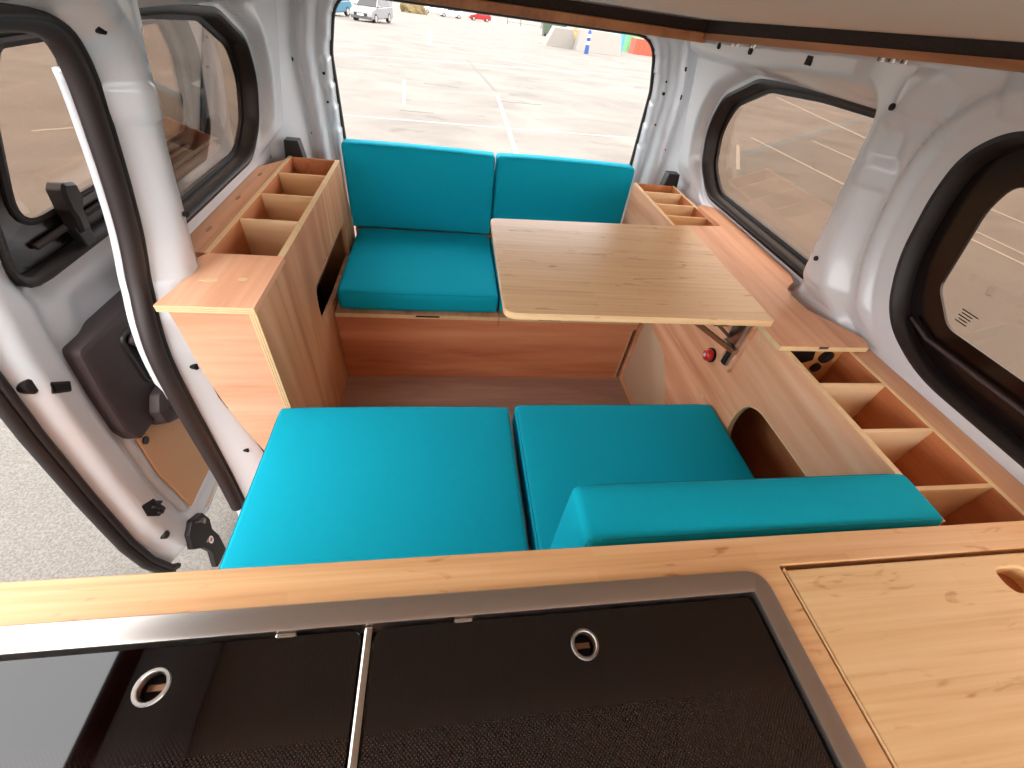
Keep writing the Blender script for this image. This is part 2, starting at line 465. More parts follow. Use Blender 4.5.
M['roadpaint'] = plain('worn_road_paint', srgb(140, 134, 124), .8, noise=.06, bscale=6)
M['crack'] = plain('road_crack_sealer', srgb(84, 77, 70), .8)

# ------------------------------------------------------------------ camera
cam_d = bpy.data.cameras.new('camera'); cam = bpy.data.objects.new('camera', cam_d); COL.objects.link(cam)
F, TILT, YAW, ROLL = 418.28, .756056224, .217044767, .153193083
def _mat(a, c):
    ca, sa = math.cos(a), math.sin(a)
    return Matrix(((1, 0, 0), (0, ca, -sa), (0, sa, ca))) if c == 'x' else Matrix(((ca, -sa, 0), (sa, ca, 0), (0, 0, 1)))
R = _mat(ROLL, 'z') @ _mat(TILT, 'x') @ Matrix(((1, 0, 0), (0, 0, -1), (0, 1, 0))) @ _mat(YAW, 'z')
Rc = Matrix(((1, 0, 0), (0, -1, 0), (0, 0, -1))) @ R
mw = Rc.transposed().to_4x4(); mw.translation = (0, 0, 1.2)
cam.matrix_world = mw
cam_d.sensor_width = 36; cam_d.lens = 36*F/1024; cam_d.clip_start = .01; cam_d.clip_end = 2000
SC.camera = cam

# ------------------------------------------------------------------ van body
CX = .186
def xw(side, n, z):
    z = np.asarray(z, float)
    return CX+side*(.83-n-.18*np.maximum(0, z-.68))
def wmap(side):
    return lambda u, v, h: (float(xw(side, h, v)), u, v)

REARWIN = fillet([(.925, .70), (1.575, .70), (1.665, .78), (1.685, .90), (1.625, 1.00), (1.45, 1.072), (1.2, 1.09), (.925, 1.095)], [.03, .14, .10, .14, .12, .16, .2, .03], 10)
FRONTWIN = fillet([(-.45, .70), (.555, .70), (.680, .755), (.733, .87), (.745, 1.0), (.735, 1.07), (.68, 1.118), (-.45, 1.12)], [.05, .4, .3, .3, .3, .1, .1, .05], 10)
FRONTGLASS = fillet([(-.38, .795), (.59, .795), (.652, .85), (.668, 1.0), (.655, 1.05), (-.38, 1.052)], [.03, .05, .04, .1, .04, .03])
EDGE = [(.70, -.2), (.740, -.03), (.752, .102), (.760, .261), (.766, .40), (.778, .52), (.802, .60), (.836, .672), (.858, .76), (.866, .85), (.868, .93), (.866, 1.016), (.852, 1.065), (.82, 1.092), (.75, 1.104)]
OPEN = EDGE+[(-.5, 1.106), (-.5, -.2)]

def pad(U, V, cu, cv, hu, hv, r, h):
    q = fillet([(cu-hu, cv-hv), (cu+hu, cv-hv), (cu+hu, cv+hv), (cu-hu, cv+hv)], r)
    d, _ = sdf(U, V, q); return h*(1-S(d, -.004, .0025))

def side_right(U, V):
    dR, _ = sdf(U, V, REARWIN); dF, _ = sdf(U, V, FRONTWIN)
    low = S(V, .685, .76)
    n = .006*S(dR, 0, .005)+.040*S(dR, .024, .046)*(.35+.65*low)
    nf = .008*S(dF, 0, .006)+.010*S(dF, .006, .05)*(.3+.7*low)+.020*S(dF, .046, .062)*low
    nf -= .005*np.exp(-((dF-.070)/.0045)**2)*low
    nf += .018*S(dF, .082, .105)*low
    t = S(U, .86, .94)
    base = nf*(1-t)+n*t
    pil = S(dF, .098, .125)*(1-S(U, .915, .955)*(1-S(V, 1.09, 1.125)))
    out = base+.030*pil
    out += .010*S(V, 1.10, 1.112)*S(U, .95, 1.0)
    out += pad(U, V, .815, 1.140, .030, .030, .018, .012)
    out += pad(U, V, .845, .997, .019, .021, .012, .010)
    out -= pad(U, V, .850, 1.065, .018, .040, .016, .009)*(1-S(V, 1.08, 1.10))
    for (a, b) in ((.66, .71), (.52, .60)):
        out += .006*S(V, 1.135, 1.142)*(S(U, a, a+.008)-S(U, b, b+.008))
    out = np.minimum(out, .092)
    zr = 1.139+(1.72-U)*.0525
    out -= .07*S(V, zr+.001, zr+.012)
    out -= .13*(1-S(V, .60, .655))
    return xw(1, out, V), U, V
def side_left(U, V):
    dR, _ = sdf(U, V, REARWIN); dO, _ = sdf(U, V, OPEN)
    low = S(V, .685, .76)
    n = .006*S(dR, 0, .005)+.040*S(dR, .024, .046)*(.05+.95*low)
    nf = .020+.050*S(dO, .012, .05)
    t = S(U, .92, 1.0)
    pil = (1-S(U, .93, .975)*(1-S(V, 1.09, 1.125)))
    out = nf*(1-t)+n*t+.018*pil*S(dO, .02, .06)+.010*S(V, 1.10, 1.112)*S(U, .95, 1.0)
    out += .035*(1-S(V, .1, .45))*S(dO, .01, .05)*(1-t)
    out += pad(U, V, .902, .985, .017, .026, .012, .012)
    out -= pad(U, V, .902, 1.085, .020, .050, .016, .006)
    out -= .13*(1-S(V, .60, .655))*S(U, .99, 1.04)
    return xw(-1, out, V), U, V

def solid(o, t=.02, off=1):
    md = o.modifiers.new('thickness', 'SOLIDIFY'); md.thickness = t; md.offset = off; return o

us = np.arange(-.6, 1.801, .0065); vs = np.arange(.42, 1.2301, .0065)
wr = link('wall_right', sheet(us, vs, [REARWIN, FRONTWIN], side_right), M['paint'], smooth=True, origin=(1.0, .6, 0))
struct(wr); solid(wr, .018, 0)
us = np.arange(-.6, 1.801, .008); vs = np.arange(-.13, 1.2301, .008)
wl = link('wall_left', sheet(us, vs, [REARWIN, OPEN], side_left), M['paint'], smooth=True, origin=(-.62, .6, 0))
struct(wl); solid(wl, .018, 0)

# rear frame round the open tailgate
TAIL = fillet([(-.415, -.03), (.842, -.03), (.848, .40), (.842, .95), (.80, 1.125), (-.385, 1.125), (-.425, .95), (-.418, .40)], [.02, .02, .1, .2, .13, .13, .2, .1], 8)
def rear_pre(U, V):
    W = .85-.18*np.maximum(0, V-.68)
    return CX+U*W, V
def rear_map(U, V):
    d, _ = sdf(U, V, TAIL)
    y = 2.02-.05*S(d, 0, .012)-.035*S(d, .035, .07)-.175*S(d, .085, .20)-.02*np.exp(-((d-.07)/.012)**2)
    y = y+.012*np.exp(-(np.abs(V-.55)/.22)**2)*S(d, .01, .03)*(1-S(d, .05, .08))
    return U, y, V
us = np.linspace(-1, 1, 150); vs = np.arange(-.06, 1.2301, .0115)
wb = link('wall_rear', sheet(us, vs, [TAIL], rear_map, rear_pre), M['paint'], smooth=True, origin=(CX, 2., 0))
struct(wb); solid(wb, .018, 0)
tr = link('trim_1', tube([(u, 2.012, v) for u, v in offset_poly(TAIL, -.003)], .010, 8, True), M['rubber'], smooth=True); struct(tr)

# rubber seal of the sliding door opening (runs down the C pillar, forwards over the top)
SE = [(u, v) for u, v in EDGE]+[(.55, 1.108), (.2, 1.11), (-.2, 1.11)]
def seal_pts():
    out = []
    P = [Vector((a, b)) for a, b in SE[1:]]
    for i in range(len(P)-1):
        p0 = P[max(i-1, 0)]; p1 = P[i]; p2 = P[i+1]; p3 = P[min(i+2, len(P)-1)]
        for k in range(5):
            t = k/5
            q = .5*((2*p1)+(p2-p0)*t+(2*p0-5*p1+4*p2-p3)*t*t+(3*p1-p0-3*p2+p3)*t**3)
            out.append((float(xw(-1, .022, q.y)), q.x-.004, q.y))
    out.append((float(xw(-1, .022, SE[-1][1])), SE[-1][0], SE[-1][1]))
    return out
sp = seal_pts()
tr = link('trim_2', tube(sp, .0175, 12, sx=1.), M['darkrubber'], smooth=True); struct(tr)
tr = link('trim_3', tube([(x+.010, y+.016, z) for x, y, z in sp], .008, 8), M['rubber'], smooth=True); struct(tr)

# painted outer flange of the C pillar showing outboard of the seal
fl_ = [(x-.030, y+.014, z) for x, y, z in sp if .40 < z < 1.03 and y > .74]
tr = link('trim_12', tube(fl_, [.0105 if i > 1 else .004 for i in range(len(fl_))], 10), M['paint'], smooth=True); struct(tr)

# glazing
def window(idx, side, outline, glass_outline, rim_in, mat_glass, wide=None, depth=-.028):
    mp = wmap(side)
    g = bmesh.new()
    a = [g.verts.new(mp(u, v, depth)) for u, v in glass_outline]; b = [g.verts.new(mp(u, v, depth-.004)) for u, v in glass_outline]
    g.faces.new(a); g.faces.new(b[::-1])
    for i in range(len(a)): g.faces.new((a[i-1], a[i], b[i], b[i-1]))
    w = link('window_%d' % idx, g, mat_glass); struct(w)
    r = ring_loft(outline, [(.0105, -.004), (.0100, .0125), (.0075, .0175), (-.002, .0195), (-.010, .012), (-.012, depth+.004), (-rim_in, depth+.002), (-rim_in, depth-.008), (.0105, depth-.008)], mp)
    ro = link('window_seal', r, M['rubber'], w, smooth=False); smooth_by_angle(ro, 50)
    return w
w1 = window(1, 1, REARWIN, offset_poly(REARWIN, -.004), .022, M['glass'])
w2 = window(2, -1, REARWIN, offset_poly(REARWIN, -.004), .022, M['glass'])
# front right window: wide black printed border round a smaller pane
w3 = window(3, 1, FRONTWIN, offset_poly(FRONTGLASS, .004), .016, M['glass'], depth=-.02)
fm = wmap(1)
bm = bmesh.new()
def quadring(bm, A, hA, B, hB):
    pass
def plate_with_hole(outer, hole, side, h, t):
    m2 = wmap(side); bm = bmesh.new()
    for L in (outer, hole):
        v = [bm.verts.new((0, a, b)) for a, b in L]
        for i in range(len(v)): bm.edges.new((v[i-1], v[i]))
    bmesh.ops.triangle_fill(bm, edges=bm.edges[:], use_beauty=True, normal=(1, 0, 0))
    ret = bmesh.ops.extrude_face_region(bm, geom=bm.faces[:])
    top = {g for g in ret['geom'] if isinstance(g, bmesh.types.BMVert)}
    for v in bm.verts: v.co = m2(v.co.y, v.co.z, h+(t if v in top else 0))
    return bm
link('window_border', plate_with_hole(offset_poly(FRONTWIN, -.011), FRONTGLASS, 1, -.022, .006), M['blackprint'], w3)
link('window_slide_rail', tube([fm(.655, .775, -.006), fm(.60, .757, -.006), fm(.4, .757, -.006), fm(-.35, .757, -.006)], .004, 8), M['grey_plastic'], w3, smooth=True)
# etched certification mark on that pane
bm = bmesh.new()
for k, (l, o) in enumerate(((.034, 0), (.022, .004), (.026, .0), (.018, .006), (.024, .002))):
    y0 = .588-o*.8; z0 = .842-.0058*k
    p = [fm(y0, z0, -.0155), fm(y0-l, z0, -.0155), fm(y0-l, z0-.0022, -.0155), fm(y0, z0-.0022, -.0155)]
    q = [fm(y0, z0, -.0150), fm(y0-l, z0, -.0150), fm(y0-l, z0-.0022, -.0150), fm(y0, z0-.0022, -.0150)]
    P = [bm.verts.new(c) for c in p]; Q = [bm.verts.new(c) for c in q]
    bm.faces.new(P); bm.faces.new(Q)
    for i in range(4): bm.faces.new((P[i-1], P[i], Q[i], Q[i-1]))
link('etched_mark', bm, M['rubber'], w3)

# thin sealed seam round the front window pressing
sm = []
for (u, v) in offset_poly(FRONTWIN, .070):
    if u > -.3 and v > .69:
        X, _, _ = side_right(np.array([[u]]), np.array([[v]])); sm.append((float(X[0, 0])-.0085, u, v))
k0 = max(range(len(sm)), key=lambda i: (Vector(sm[i])-Vector(sm[i-1])).length)
sm = sm[k0:]+sm[:k0]
link('panel_seam', tube(sm, .0011, 6), M['rubber'], wr)
# small holes and clips punched in the body panels
def hole_on(wall, side, y, z, r, fn, kind='hole', sq=False):
    X, Y, Z = fn(np.array([[y]]), np.array([[z]])); x = float(X[0, 0])
    s = -side
    if sq: b = box(x+s*.007-.004, x+s*.007+.004, y-r, y+r, z-r*.8, z+r*.8)
    else: b = cyl((x-s*.004, y, z), (x+s*(.0125 if side > 0 else .0155), y-(0 if side > 0 else .006), z), r, 14)
    link('panel_hole', b, M['dark_hole'], wall)
for (y, z, r, sq) in ((1.586, 1.135, .008, 0), (1.142, 1.150, .011, 1), (.856, 1.113, .006, 0), (.862, .80, .006, 0), (1.40, 1.142, .009, 0)):
    hole_on(wr, 1, y, z, r, side_right, sq=sq)
for (y, z, r) in ((.878, 1.085, .006), (.925, .79, .0055), (.808, .478, .0075), (.792, .18, .0065)):
    hole_on(wl, -1, y, z, r, side_left)
def hole_rear(x, z, r, sq=False):
    _, Y, _ = rear_map(np.array([[x]]), np.array([[z]])); y = float(Y[0, 0])
    b = box(x-r, x+r, y-.013, y-.006, z-r*.7, z+r*.7) if sq else cyl((x, y, z), (x, y-.0125, z), r, 12)
    link('panel_hole', b, M['dark_hole'], wb)
for (x, z, r, sq) in ((-.535, .93, .008, 0), (-.52, .70, .004, 0), (-.445, .89, .005, 0), (-.448, .80, .004, 0), (.915, 1.04, .010, 1), (.93, .95, .009, 0), (.872, .95, .006, 0), (.878, .84, .004, 0), (.94, .76, .004, 0), (.868, .99, .004, 0)):
    hole_rear(x, z, r, sq)
for s, x0 in ((-1, -.5475), (1, .927)):   # black belt brackets at the rear corners
    b = box(x0-.034, x0+.034, 1.745, 1.79, .64, .715, .004)
    for v in b.verts:
        if v.co.z > .69: v.co.x = x0+(v.co.x-x0)*.72
    link('corner_bracket', b, M['black'], wb)

# floor, ceiling and the timber frame of the roof opening
fl = link('floor', box(-.402, 1.06, -.6, 2.0, -.03, 0), M['floor'], origin=(0, 0, 0)); struct(fl)
cl = bmesh.new()
cz = lambda y: 1.246-.0335*y
for ya, yb in ((-.95, 1.80),):
    add = [(-.62, ya), (.99, ya), (.99, yb), (-.62, yb)]
    A = [cl.verts.new((x, y, cz(y))) for x, y in add]; B = [cl.verts.new((x, y, cz(y)+.03)) for x, y in add]
    cl.faces.new(A); cl.faces.new(B)
    for i in range(4): cl.faces.new((A[i-1], A[i], B[i], B[i-1]))
struct(link('ceiling', cl, M['lining']))
struct(link('trim_5', box(-.7, 1.07, 1.79, 2.06, 1.21, 1.25, .01), M['paint']))
def rail(name, x0, x1, zlo, zhi, ya, yb, m):
    bm = bmesh.new()
    v = [bm.verts.new((x, y, f(y))) for x in (x0, x1) for y in (ya, yb) for f in (zlo, zhi)]
    bmesh.ops.convex_hull(bm, input=v)
    return link(name, bm, m)
rz = lambda y: 1.139+(1.72-y)*.0525
rt = lambda y: 1.156+(1.72-y)*.0435
TIMB = wood('roof_frame_timber', srgb(150, 96, 62), srgb(184, 124, 84), srgb(204, 148, 104), 'y', .5, .8, .6)
t6 = struct(rail('trim_6', .828, .96, rz, rt, -.8, 1.70, TIMB))
t7 = struct(link('trim_7', box(-.52, .88, 1.69, 1.78, 1.132, 1.158, .003), TIMB))
t8 = struct(rail('trim_8', -.60, -.47, rz, rt, -.8, 1.70, TIMB))
struct(rail('trim_9', .831, .97, lambda y: rt(y)+.0005, lambda y: cz(y)-.0005, -.8, 1.75, M['bellows']))
struct(rail('trim_10', -.61, -.475, lambda y: rt(y)+.0005, lambda y: cz(y)-.0005, -.8, 1.70, M['bellows']))
struct(link('trim_11', box(-.47, .85, 1.70, 1.775, 1.1585, 1.186), M['bellows']))
for y in (1.50, 1.473, 1.395, .936, .910, .880):
    link('bolt', cyl((.838, y, rz(y)+.001), (.838, y, rz(y)-.008), .009, 12, bev=.002), M['chrome'], t6)

# ------------------------------------------------------------------ left storage cabinet
CL = thing('storage_cabinet', (-.47, 1.25, 0), 'tall plywood cabinet beside the sliding door, four open compartments on top', 'cabinet')
xL, zT = -.387, .665
cut = fillet([(1.645, .474), (1.32, .494), (1.162, .478), (1.149, .42), (1.156, .352), (1.36, .338), (1.645, .338)], [.004, .1, .03, .04, .010, .05, .01])
outer = [(.775, .0), (1.80, .0), (1.80, .42), (1.735, .60), (1.735, zT), (.775, zT)]
link('side_panel', plate([outer, cut], 'x', xL-.015, xL, .0008), M['ply_left'], CL, label='upright panel with a dark slanted cut-out')
# cream plies showing on the front edge of the side panel
b = bmesh.new()
for k in range(3): add_box(b, xL-.0146+k*.0051, xL-.0146+k*.0051+.0036, .7738, .7749, .002, zT-.013)
link('plywood_edge', b, M['ply_edge'], CL, label='cream plywood edge strip')
fp = [(-.403, 0), (-.403, .652), (-.560, .652), (-.557, .58), (-.555, .478), (-.546, .381), (-.529, .275), (-.50, .15), (-.47, 0)]
link('front_panel', prism([fp], 'y', .786, .800, .0006), M['ply_front'], CL)
tp = [(-.3864, .771), (-.3864, .992), (-.552, .992), (-.566, .968), (-.552, .915), (-.560, .83), (-.568, .79), (-.570, .771)]
top = link('top_panel', prism([tp], 'z', .653, .668, .0008), M['ply_y'], CL)
b = bmesh.new()
for k in range(3): add_box(b, -.569, -.388, .7698, .7709, .6535+k*.0050, .6535+k*.0050+.0036)
link('plywood_edge', b, M['ply_edge'], top, label='cream plywood edge strip')
for (x, y, a, l, w) in ((-.508, .872, .05, .019, .0055), (-.442, .880, .1, .010, .0065)):
    L = [(x+l*math.cos(t), y+w*math.sin(t)) for t in [2*PI*k/20 for k in range(20)]]
    link('wood_plug', prism([L], 'z', .6675, .6686), M['ply_edge'], top, label='pale wood filler plug')
link('cavity_shade_board', box(-.560, -.552, .80, 1.727, .02, .449), M['cavity_shade'], CL, label='added dark board painting the shade behind the cut-out')  # added boards, coloured dark to imitate the shaded hollow behind the cut-out
link('cavity_shade_board', box(-.556, -.4025, .801, 1.727, .02, .030), M['cavity_shade'], CL)
link('cavity_shade_board', box(-.556, -.4025, .8005, .806, .025, .449), M['cavity_shade'], CL)
link('cavity_shade_board', box(-.556, -.4025, .803, 1.727, .440, .4495), M['cavity_shade'], CL)
link('inner_rail', box(-.402, -.387, .993, 1.735, zT-.0005, zT+.0012), M['ply_edge'], CL)
link('outer_rail', box(-.562, -.551, .993, 1.735, .46, zT+.001, .0008), M['ply_in'], CL)
link('outer_rail_edge', box(-.5622, -.5508, .993, 1.735, zT+.0005, zT+.0022), M['ply_edge'], CL)
link('compartment_floor', box(-.551, -.402, .80, 1.735, .45, .462), M['ply_in'], CL)
for y in (.993, 1.196, 1.379, 1.566):
    link('divider', box(-.5505, -.4025, y-.004, y+.004, .462, zT-.001), M['poplar_in'], CL)
link('back_panel', box(-.562, -.4022, 1.727, 1.735, .0, zT), M['ply_in'], CL)

SHELF = [(-.5635, .996), (-.5635, 1.70), (-.60, 1.64), (-.655, 1.57), (-.672, 1.40), (-.675, 1.15), (-.662, 1.03), (-.60, .996)]
sh = link('window_shelf', prism([SHELF], 'z', .653, .666, .001), M['ply_shelf']); tag(sh, 'narrow plywood shelf under the left rear window, outboard of the open compartments', 'shelf')
for y in (1.12, 1.33, 1.53):
    L = [(-.598+.005*math.cos(t), y+.016*math.sin(t)) for t in [2*PI*k/16 for k in range(16)]]
    link('screw_plug', prism([L], 'z', .6655, .6668), M['ply_ply'], sh)
# shelf support so it does not hang in the air
link('support_batten', box(-.60, -.5635, 1.05, 1.60, .60, .6525), M['ply_in'], sh)

# ------------------------------------------------------------------ right storage cabinet
xR, zR = .759, .672
CR = thing('storage_cabinet', (.85, .9, 0), 'long plywood cabinet along the right wall with slotted side panel and open compartments', 'cabinet')
arch = fillet([(1.281, .004), (1.281, .31), (1.20, .340), (1.06, .325), (.94, .215), (.90, .004)], [0, .03, .09, .10, .10, 0])
arch[0] = (1.281, .004); arch[-1] = (.90, .004)
slot = fillet([(.668, .35), (.668, .52), (.28, .52), (.28, .35)], [.083, .083, .083, .083], 10)
outer = [(.24, 0), (1.735, 0), (1.735, zR), (.24, zR)]
sp_ = link('side_panel', plate([outer, arch, slot], 'x', xR+.013, xR, .0007), M['ply_y'], CR, label='wide side panel with a rounded slot and wheel arch cut-out')
link('panel_top_edge', box(xR+.0004, xR+.0126, .24, 1.735, zR-.0002, zR+.0012), M['ply_edge'], CR)
link('slot_lining', ring_loft(slot, [(-.0002, xR-.0006), (-.003, xR-.0006), (-.003, xR+.0132), (-.0002, xR+.0132)], lambda u, v, h: (h, u, v)), M['ply_edge'], CR)
bm = bmesh.new(); 
link('wheel_arch_cover', box(xR+.0135, xR+.022, .86, 1.30, .0, .36), M['mdf'], CR, label='beige felt board showing in the wheel arch cut-out')
xo = .928
link('outer_rail', box(xo, xo+.009, .655, 1.735, .48, zR, .0006), M['ply_in'], CR)
link('outer_rail', box(xo, xo+.009, .24, .655, .48, zR, .0006), M['ply_in'], CR)
link('rail_edge', box(xo+.0002, xo+.0088, .24, 1.735, zR-.0002, zR+.0012), M['ply_edge'], CR)
link('compartment_floor', box(xR+.0135, xo, .24, .745, .545, .556), M['ply_in'], CR)
link('compartment_floor', box(xR+.0135, xo, 1.28, 1.735, .545, .556), M['ply_in'], CR)
for y in (.548, .423, .299, .18+.06):
    if y > .26: link('divider', box(xR+.0135, xo-.0003, y-.004, y+.004, .556, zR+.0005), M['poplar'], CR)
for y in (1.31, 1.41, 1.518, 1.64):
    link('divider', box(xR+.0135, xo-.0003, y-.004, y+.004, .556, zR+.0005), M['poplar'], CR)
link('end_panel', box(xR+.0135, xo, 1.727, 1.735, .0, zR), M['ply_in'], CR)
OUT = [(xR+.0135, .556), (xo-.0005, .556), (xo-.0005, .671), (xR+.0135, .671)]
op = link('socket_panel', prism([OUT], 'y', .668, .680, .0006), wood('socket_panel_wood', srgb(200, 142, 80), srgb(224, 168, 104), srgb(236, 186, 124), 'x', .5, .8, .6), CR, label='small yellow wood panel carrying black sockets')
SQ = fillet([(.7735, .629), (.828, .629), (.8575, .641), (.846, .6695), (.7735, .6695)], .005)
link('socket_display', prism([SQ], 'y', .662, .6685, .002), M['black'], op)
for (x, z, r) in ((.888, .650, .0165), (.882, .617, .0115)):
    s = link('socket', cyl((x, .6685, z), (x, .661, z), r, 24, bev=.002), M['black'], op, smooth=False)
    link('socket_cap', cyl((x, .663, z), (x, .659, z), r*.72, 20, bev=.002), M['dark_hole'], s)
# back body under the outboard ledge
link('outboard_shelf', box(xo+.0095, 1.032, .24, .70, .655, .671), M['ply_shelf'], CR, label='outboard strip of shelf beside the window')
link('cabinet_back', box(xo, xo+.009, .24, 1.735, 0, .48), M['ply_in'], CR)
# red push button and a couple of filled screw holes
pb = link('push_button', cyl((xR-.001, .852, .496), (xR-.006, .852, .496), .021, 24, bev=.001), M['dark_hole'], CR, label='red push button with a pale centre')
link('button_cap', tube([(xR-.004, .852, .496), (xR-.012, .852, .496), (xR-.020, .852, .496), (xR-.023, .852, .496)], [.0185, .0175, .0155, .011], 24), M['red'], pb, smooth=True)
link('button_badge', cyl((xR-.0228, .852, .497), (xR-.0246, .852, .497), .0055, 16), M['whiteplastic'], pb)
for (y, z) in ((.792, .512), (.80, .38), (.735, .645)):
    link('screw_plug', cyl((xR+.001, y, z), (xR-.0012, y, z), .006, 14), M['ply_edge'], CR)

CB = [(.7385, .656), (.970, .656), (.985, .69), (.948, .755), (.908, .815), (.903, .875), (.925, .915), (.968, .95), (.984, .99), (.990, 1.15), (1.0, 1.40), (.998, 1.47), (.955, 1.497), (.923, 1.488), (.930, 1.312), (.7385, 1.29)]
cb = link('cover_board', prism([fillet(CB, [.004, .01, .02, .05, .04, .03, .03, .03, .05, .1, .05, .03, .01, .01, .006, .003], 4)], 'z', .6735, .687, .0008), wood('cover_board_okoume', srgb(204, 140, 104), srgb(230, 172, 134), srgb(243, 196, 162), 'y', .45, .7, 1.0))
tag(cb, 'long notched plywood board lying on the right cabinet beside the table', 'board')
b = box(.740, .969, .6549, .6559, .6745, .6862)
link('plywood_edge', b, M['ply_edge'], cb, label='cream plywood edge strip')
link('plywood_edge', box(.7373, .7384, .657, 1.288, .6745, .6862), M['ply_edge'], cb)
link('finger_notch', box(.838, .862, .6544, .6552, .681, .6876), M['crack'], cb, label='small dark nick in the board edge')

# ------------------------------------------------------------------ table
TB = thing('fold_down_table', (.44, .94, .70), 'bamboo table top hinged to the right cabinet over the rear seat', 'table')
TT = fillet([(.118, .704), (.735, .704), (.744, 1.205), (.123, 1.172)], [.03, .006, .006, .02], 6)
tt = link('tabletop', prism([TT], 'z', .704, .7205, .002), M['bamboo_t'], TB)
link('wall_rail', box(.7455, .7585, .757, .806, .515, .672, .0015), M['ply_front'], TB, label='wooden upright carrying the table bracket')
link('rail_channel', box(.7372, .7455, .766, .790, .53, .672, .001), M['steel'], TB)
link('hinge_plate', box(.726, .7365, .760, .803, .60, .7038, .0015), M['steel'], TB)
link('hinge_plate', box(.726, .7365, 1.10, 1.146, .60, .7038, .0015), M['steel'], TB)
link('rail_channel', box(.7345, .7371, .771, .785, .53, .598), M['dark_hole'], TB, label='dark slot of the bracket rail')
def bar(p0, p1, w, h):
    p0, p1 = Vector(p0), Vector(p1); t = (p1-p0); l = t.length; t.normalize()
    a = Vector((0, 1, 0)); b = t.cross(a).normalized()
    bm = bmesh.new(); vs = []
    for p in (p0, p1):
        for s, q in ((-1, -1), (1, -1), (1, 1), (-1, 1)): vs.append(bm.verts.new(p+a*s*w/2+b*q*h/2))
    bmesh.ops.convex_hull(bm, input=vs); return bm
stt = link('strut', bar((.735, .768, .580), (.545, .750, .700), .018, .010), M['bronze'], TB, label='brown folding strut under the table')
link('strut', bar((.735, .798, .600), (.60, .798, .700), .012, .008), M['bronze'], TB)
link('pivot', cyl((.735, .757, .583), (.735, .810, .583), .008, 16, bev=.001), M['steel'], stt)
link('hinge_block', box(.672, .716, .800, .832, .632, .7035, .004), M['black'], TB)
link('wall_rail', box(.7455, .7585, 1.10, 1.149, .515, .672, .0015), M['ply_front'], TB)

# ------------------------------------------------------------------ cushions
def cushion(name, x0, x1, y0, y1, z0, z1, label, group, r=.014, puff=.010, tilt=0., puffs=((.15, .15), (.15, .7), (0, 1))):
    def cuts(a, b):
        n = max(6, int((b-a)/.045)); L = [a, a+r*.3, a+r*.65, a+r]
        L += [a+r+(b-a-2*r)*k/n for k in range(1, n)]
        return L+[b-r, b-r*.65, b-r*.3, b]
    C = (Vector((x0, y0, z0)), Vector((x1, y1, z1))); ctr = (C[0]+C[1])/2; half = (C[1]-C[0])/2
    ax = [cuts(x0, x1), cuts(y0, y1), cuts(z0, z1)]
    bm = bmesh.new(); cache = {}
    rnd = random.Random(int(x0*1000)+int(z0*100)*7)
    ph = [rnd.uniform(0, 6) for _ in range(4)]
    rot = Matrix.Rotation(tilt, 3, 'X'); piv = Vector((ctr.x, y0, z0))
    def put(p):
        q = Vector([min(max(p[i], C[0][i]+r), C[1][i]-r) for i in range(3)])
        d = p-q
        if d.length > 1e-9: p = q+d.normalized()*r
        u = [(p[i]-ctr[i])/half[i] for i in range(3)]
        out = p.copy()
        for i in range(3):
            j, k = (i+1) % 3, (i+2) % 3
            f = (1-abs(u[j])**3.5)*(1-abs(u[k])**3.5)
            if f > 0: out[i] += u[i]**5*puff*f*puffs[i][0 if u[i] < 0 else 1]
        out.z += .0012*math.sin(9*p.x+ph[0])*math.sin(11*p.y+ph[1])*(1 if abs(u[2]) > .8 else 0)
        return rot @ (out-piv)+piv
    def vert(p):
        k = tuple(round(c, 5) for c in p)
        if k not in cache: cache[k] = bm.verts.new(put(Vector(p)))
        return cache[k]
    for i in range(3):
        j, k = (i+1) % 3, (i+2) % 3
        for side in (0, 1):
            w = ax[i][0] if side == 0 else ax[i][-1]
            for a in range(len(ax[j])-1):
                for b in range(len(ax[k])-1):
                    q = []
                    for (aa, bb) in ((a, b), (a+1, b), (a+1, b+1), (a, b+1)):
                        p = [0, 0, 0]; p[i] = w; p[j] = ax[j][aa]; p[k] = ax[k][bb]; q.append(vert(p))
                    if len(set(q)) == 4: bm.faces.new(q)
    root = thing(name, (ctr.x, ctr.y, z0), label, 'cushion', group)
    link('cushion_cover', bm, M['teal'], root, smooth=True)
    # stitched seam lines round the two large faces
    thin = min(range(3), key=lambda i: half[i]); j, k = (thin+1) % 3, (thin+2) % 3
    for side in (0, 1):
        e = r*.30; pts = []
        def P(u, v):
            p = [0, 0, 0]; p[thin] = C[side][thin]; p[j] = u; p[k] = v
            return put(Vector(p))
        a0, a1, b0, b1 = C[0][j], C[1][j], C[0][k], C[1][k]
        n = 14
        per = [(a0+(a1-a0)*t/n, b0) for t in range(n)]+[(a1, b0+(b1-b0)*t/n) for t in range(n)]+[(a1-(a1-a0)*t/n, b1) for t in range(n)]+[(a0, b1-(b1-b0)*t/n) for t in range(n)]
        pts = [P(u, v) for u, v in per]
        link('seam', tube(pts, .0013, 6, True), M['seam'], root, smooth=True)
    return root
GB, GS = 'teal back cushions', 'teal seat cushions'
ZB = .308
cushion('seat_cushion', -.372, .190, 1.300, 1.815, ZB, .383, 'teal rear seat cushion fully in view left of the table', GS, .016, .012, 0., ((.15, .15), (.6, .1), (0, 1)))
cushion('seat_cushion', .198, .745, 1.300, 1.815, ZB, .383, 'teal rear seat cushion mostly hidden under the bamboo table', GS, .016, .012, 0., ((.15, .15), (.6, .1), (0, 1)))
cushion('back_cushion', -.398, .196, 1.822, 1.895, .376, .700, 'upright teal rear back cushion next to the left cabinet', GB, .014, .010, math.radians(-2), ((.15, .15), (1, .2), (.1, .4)))
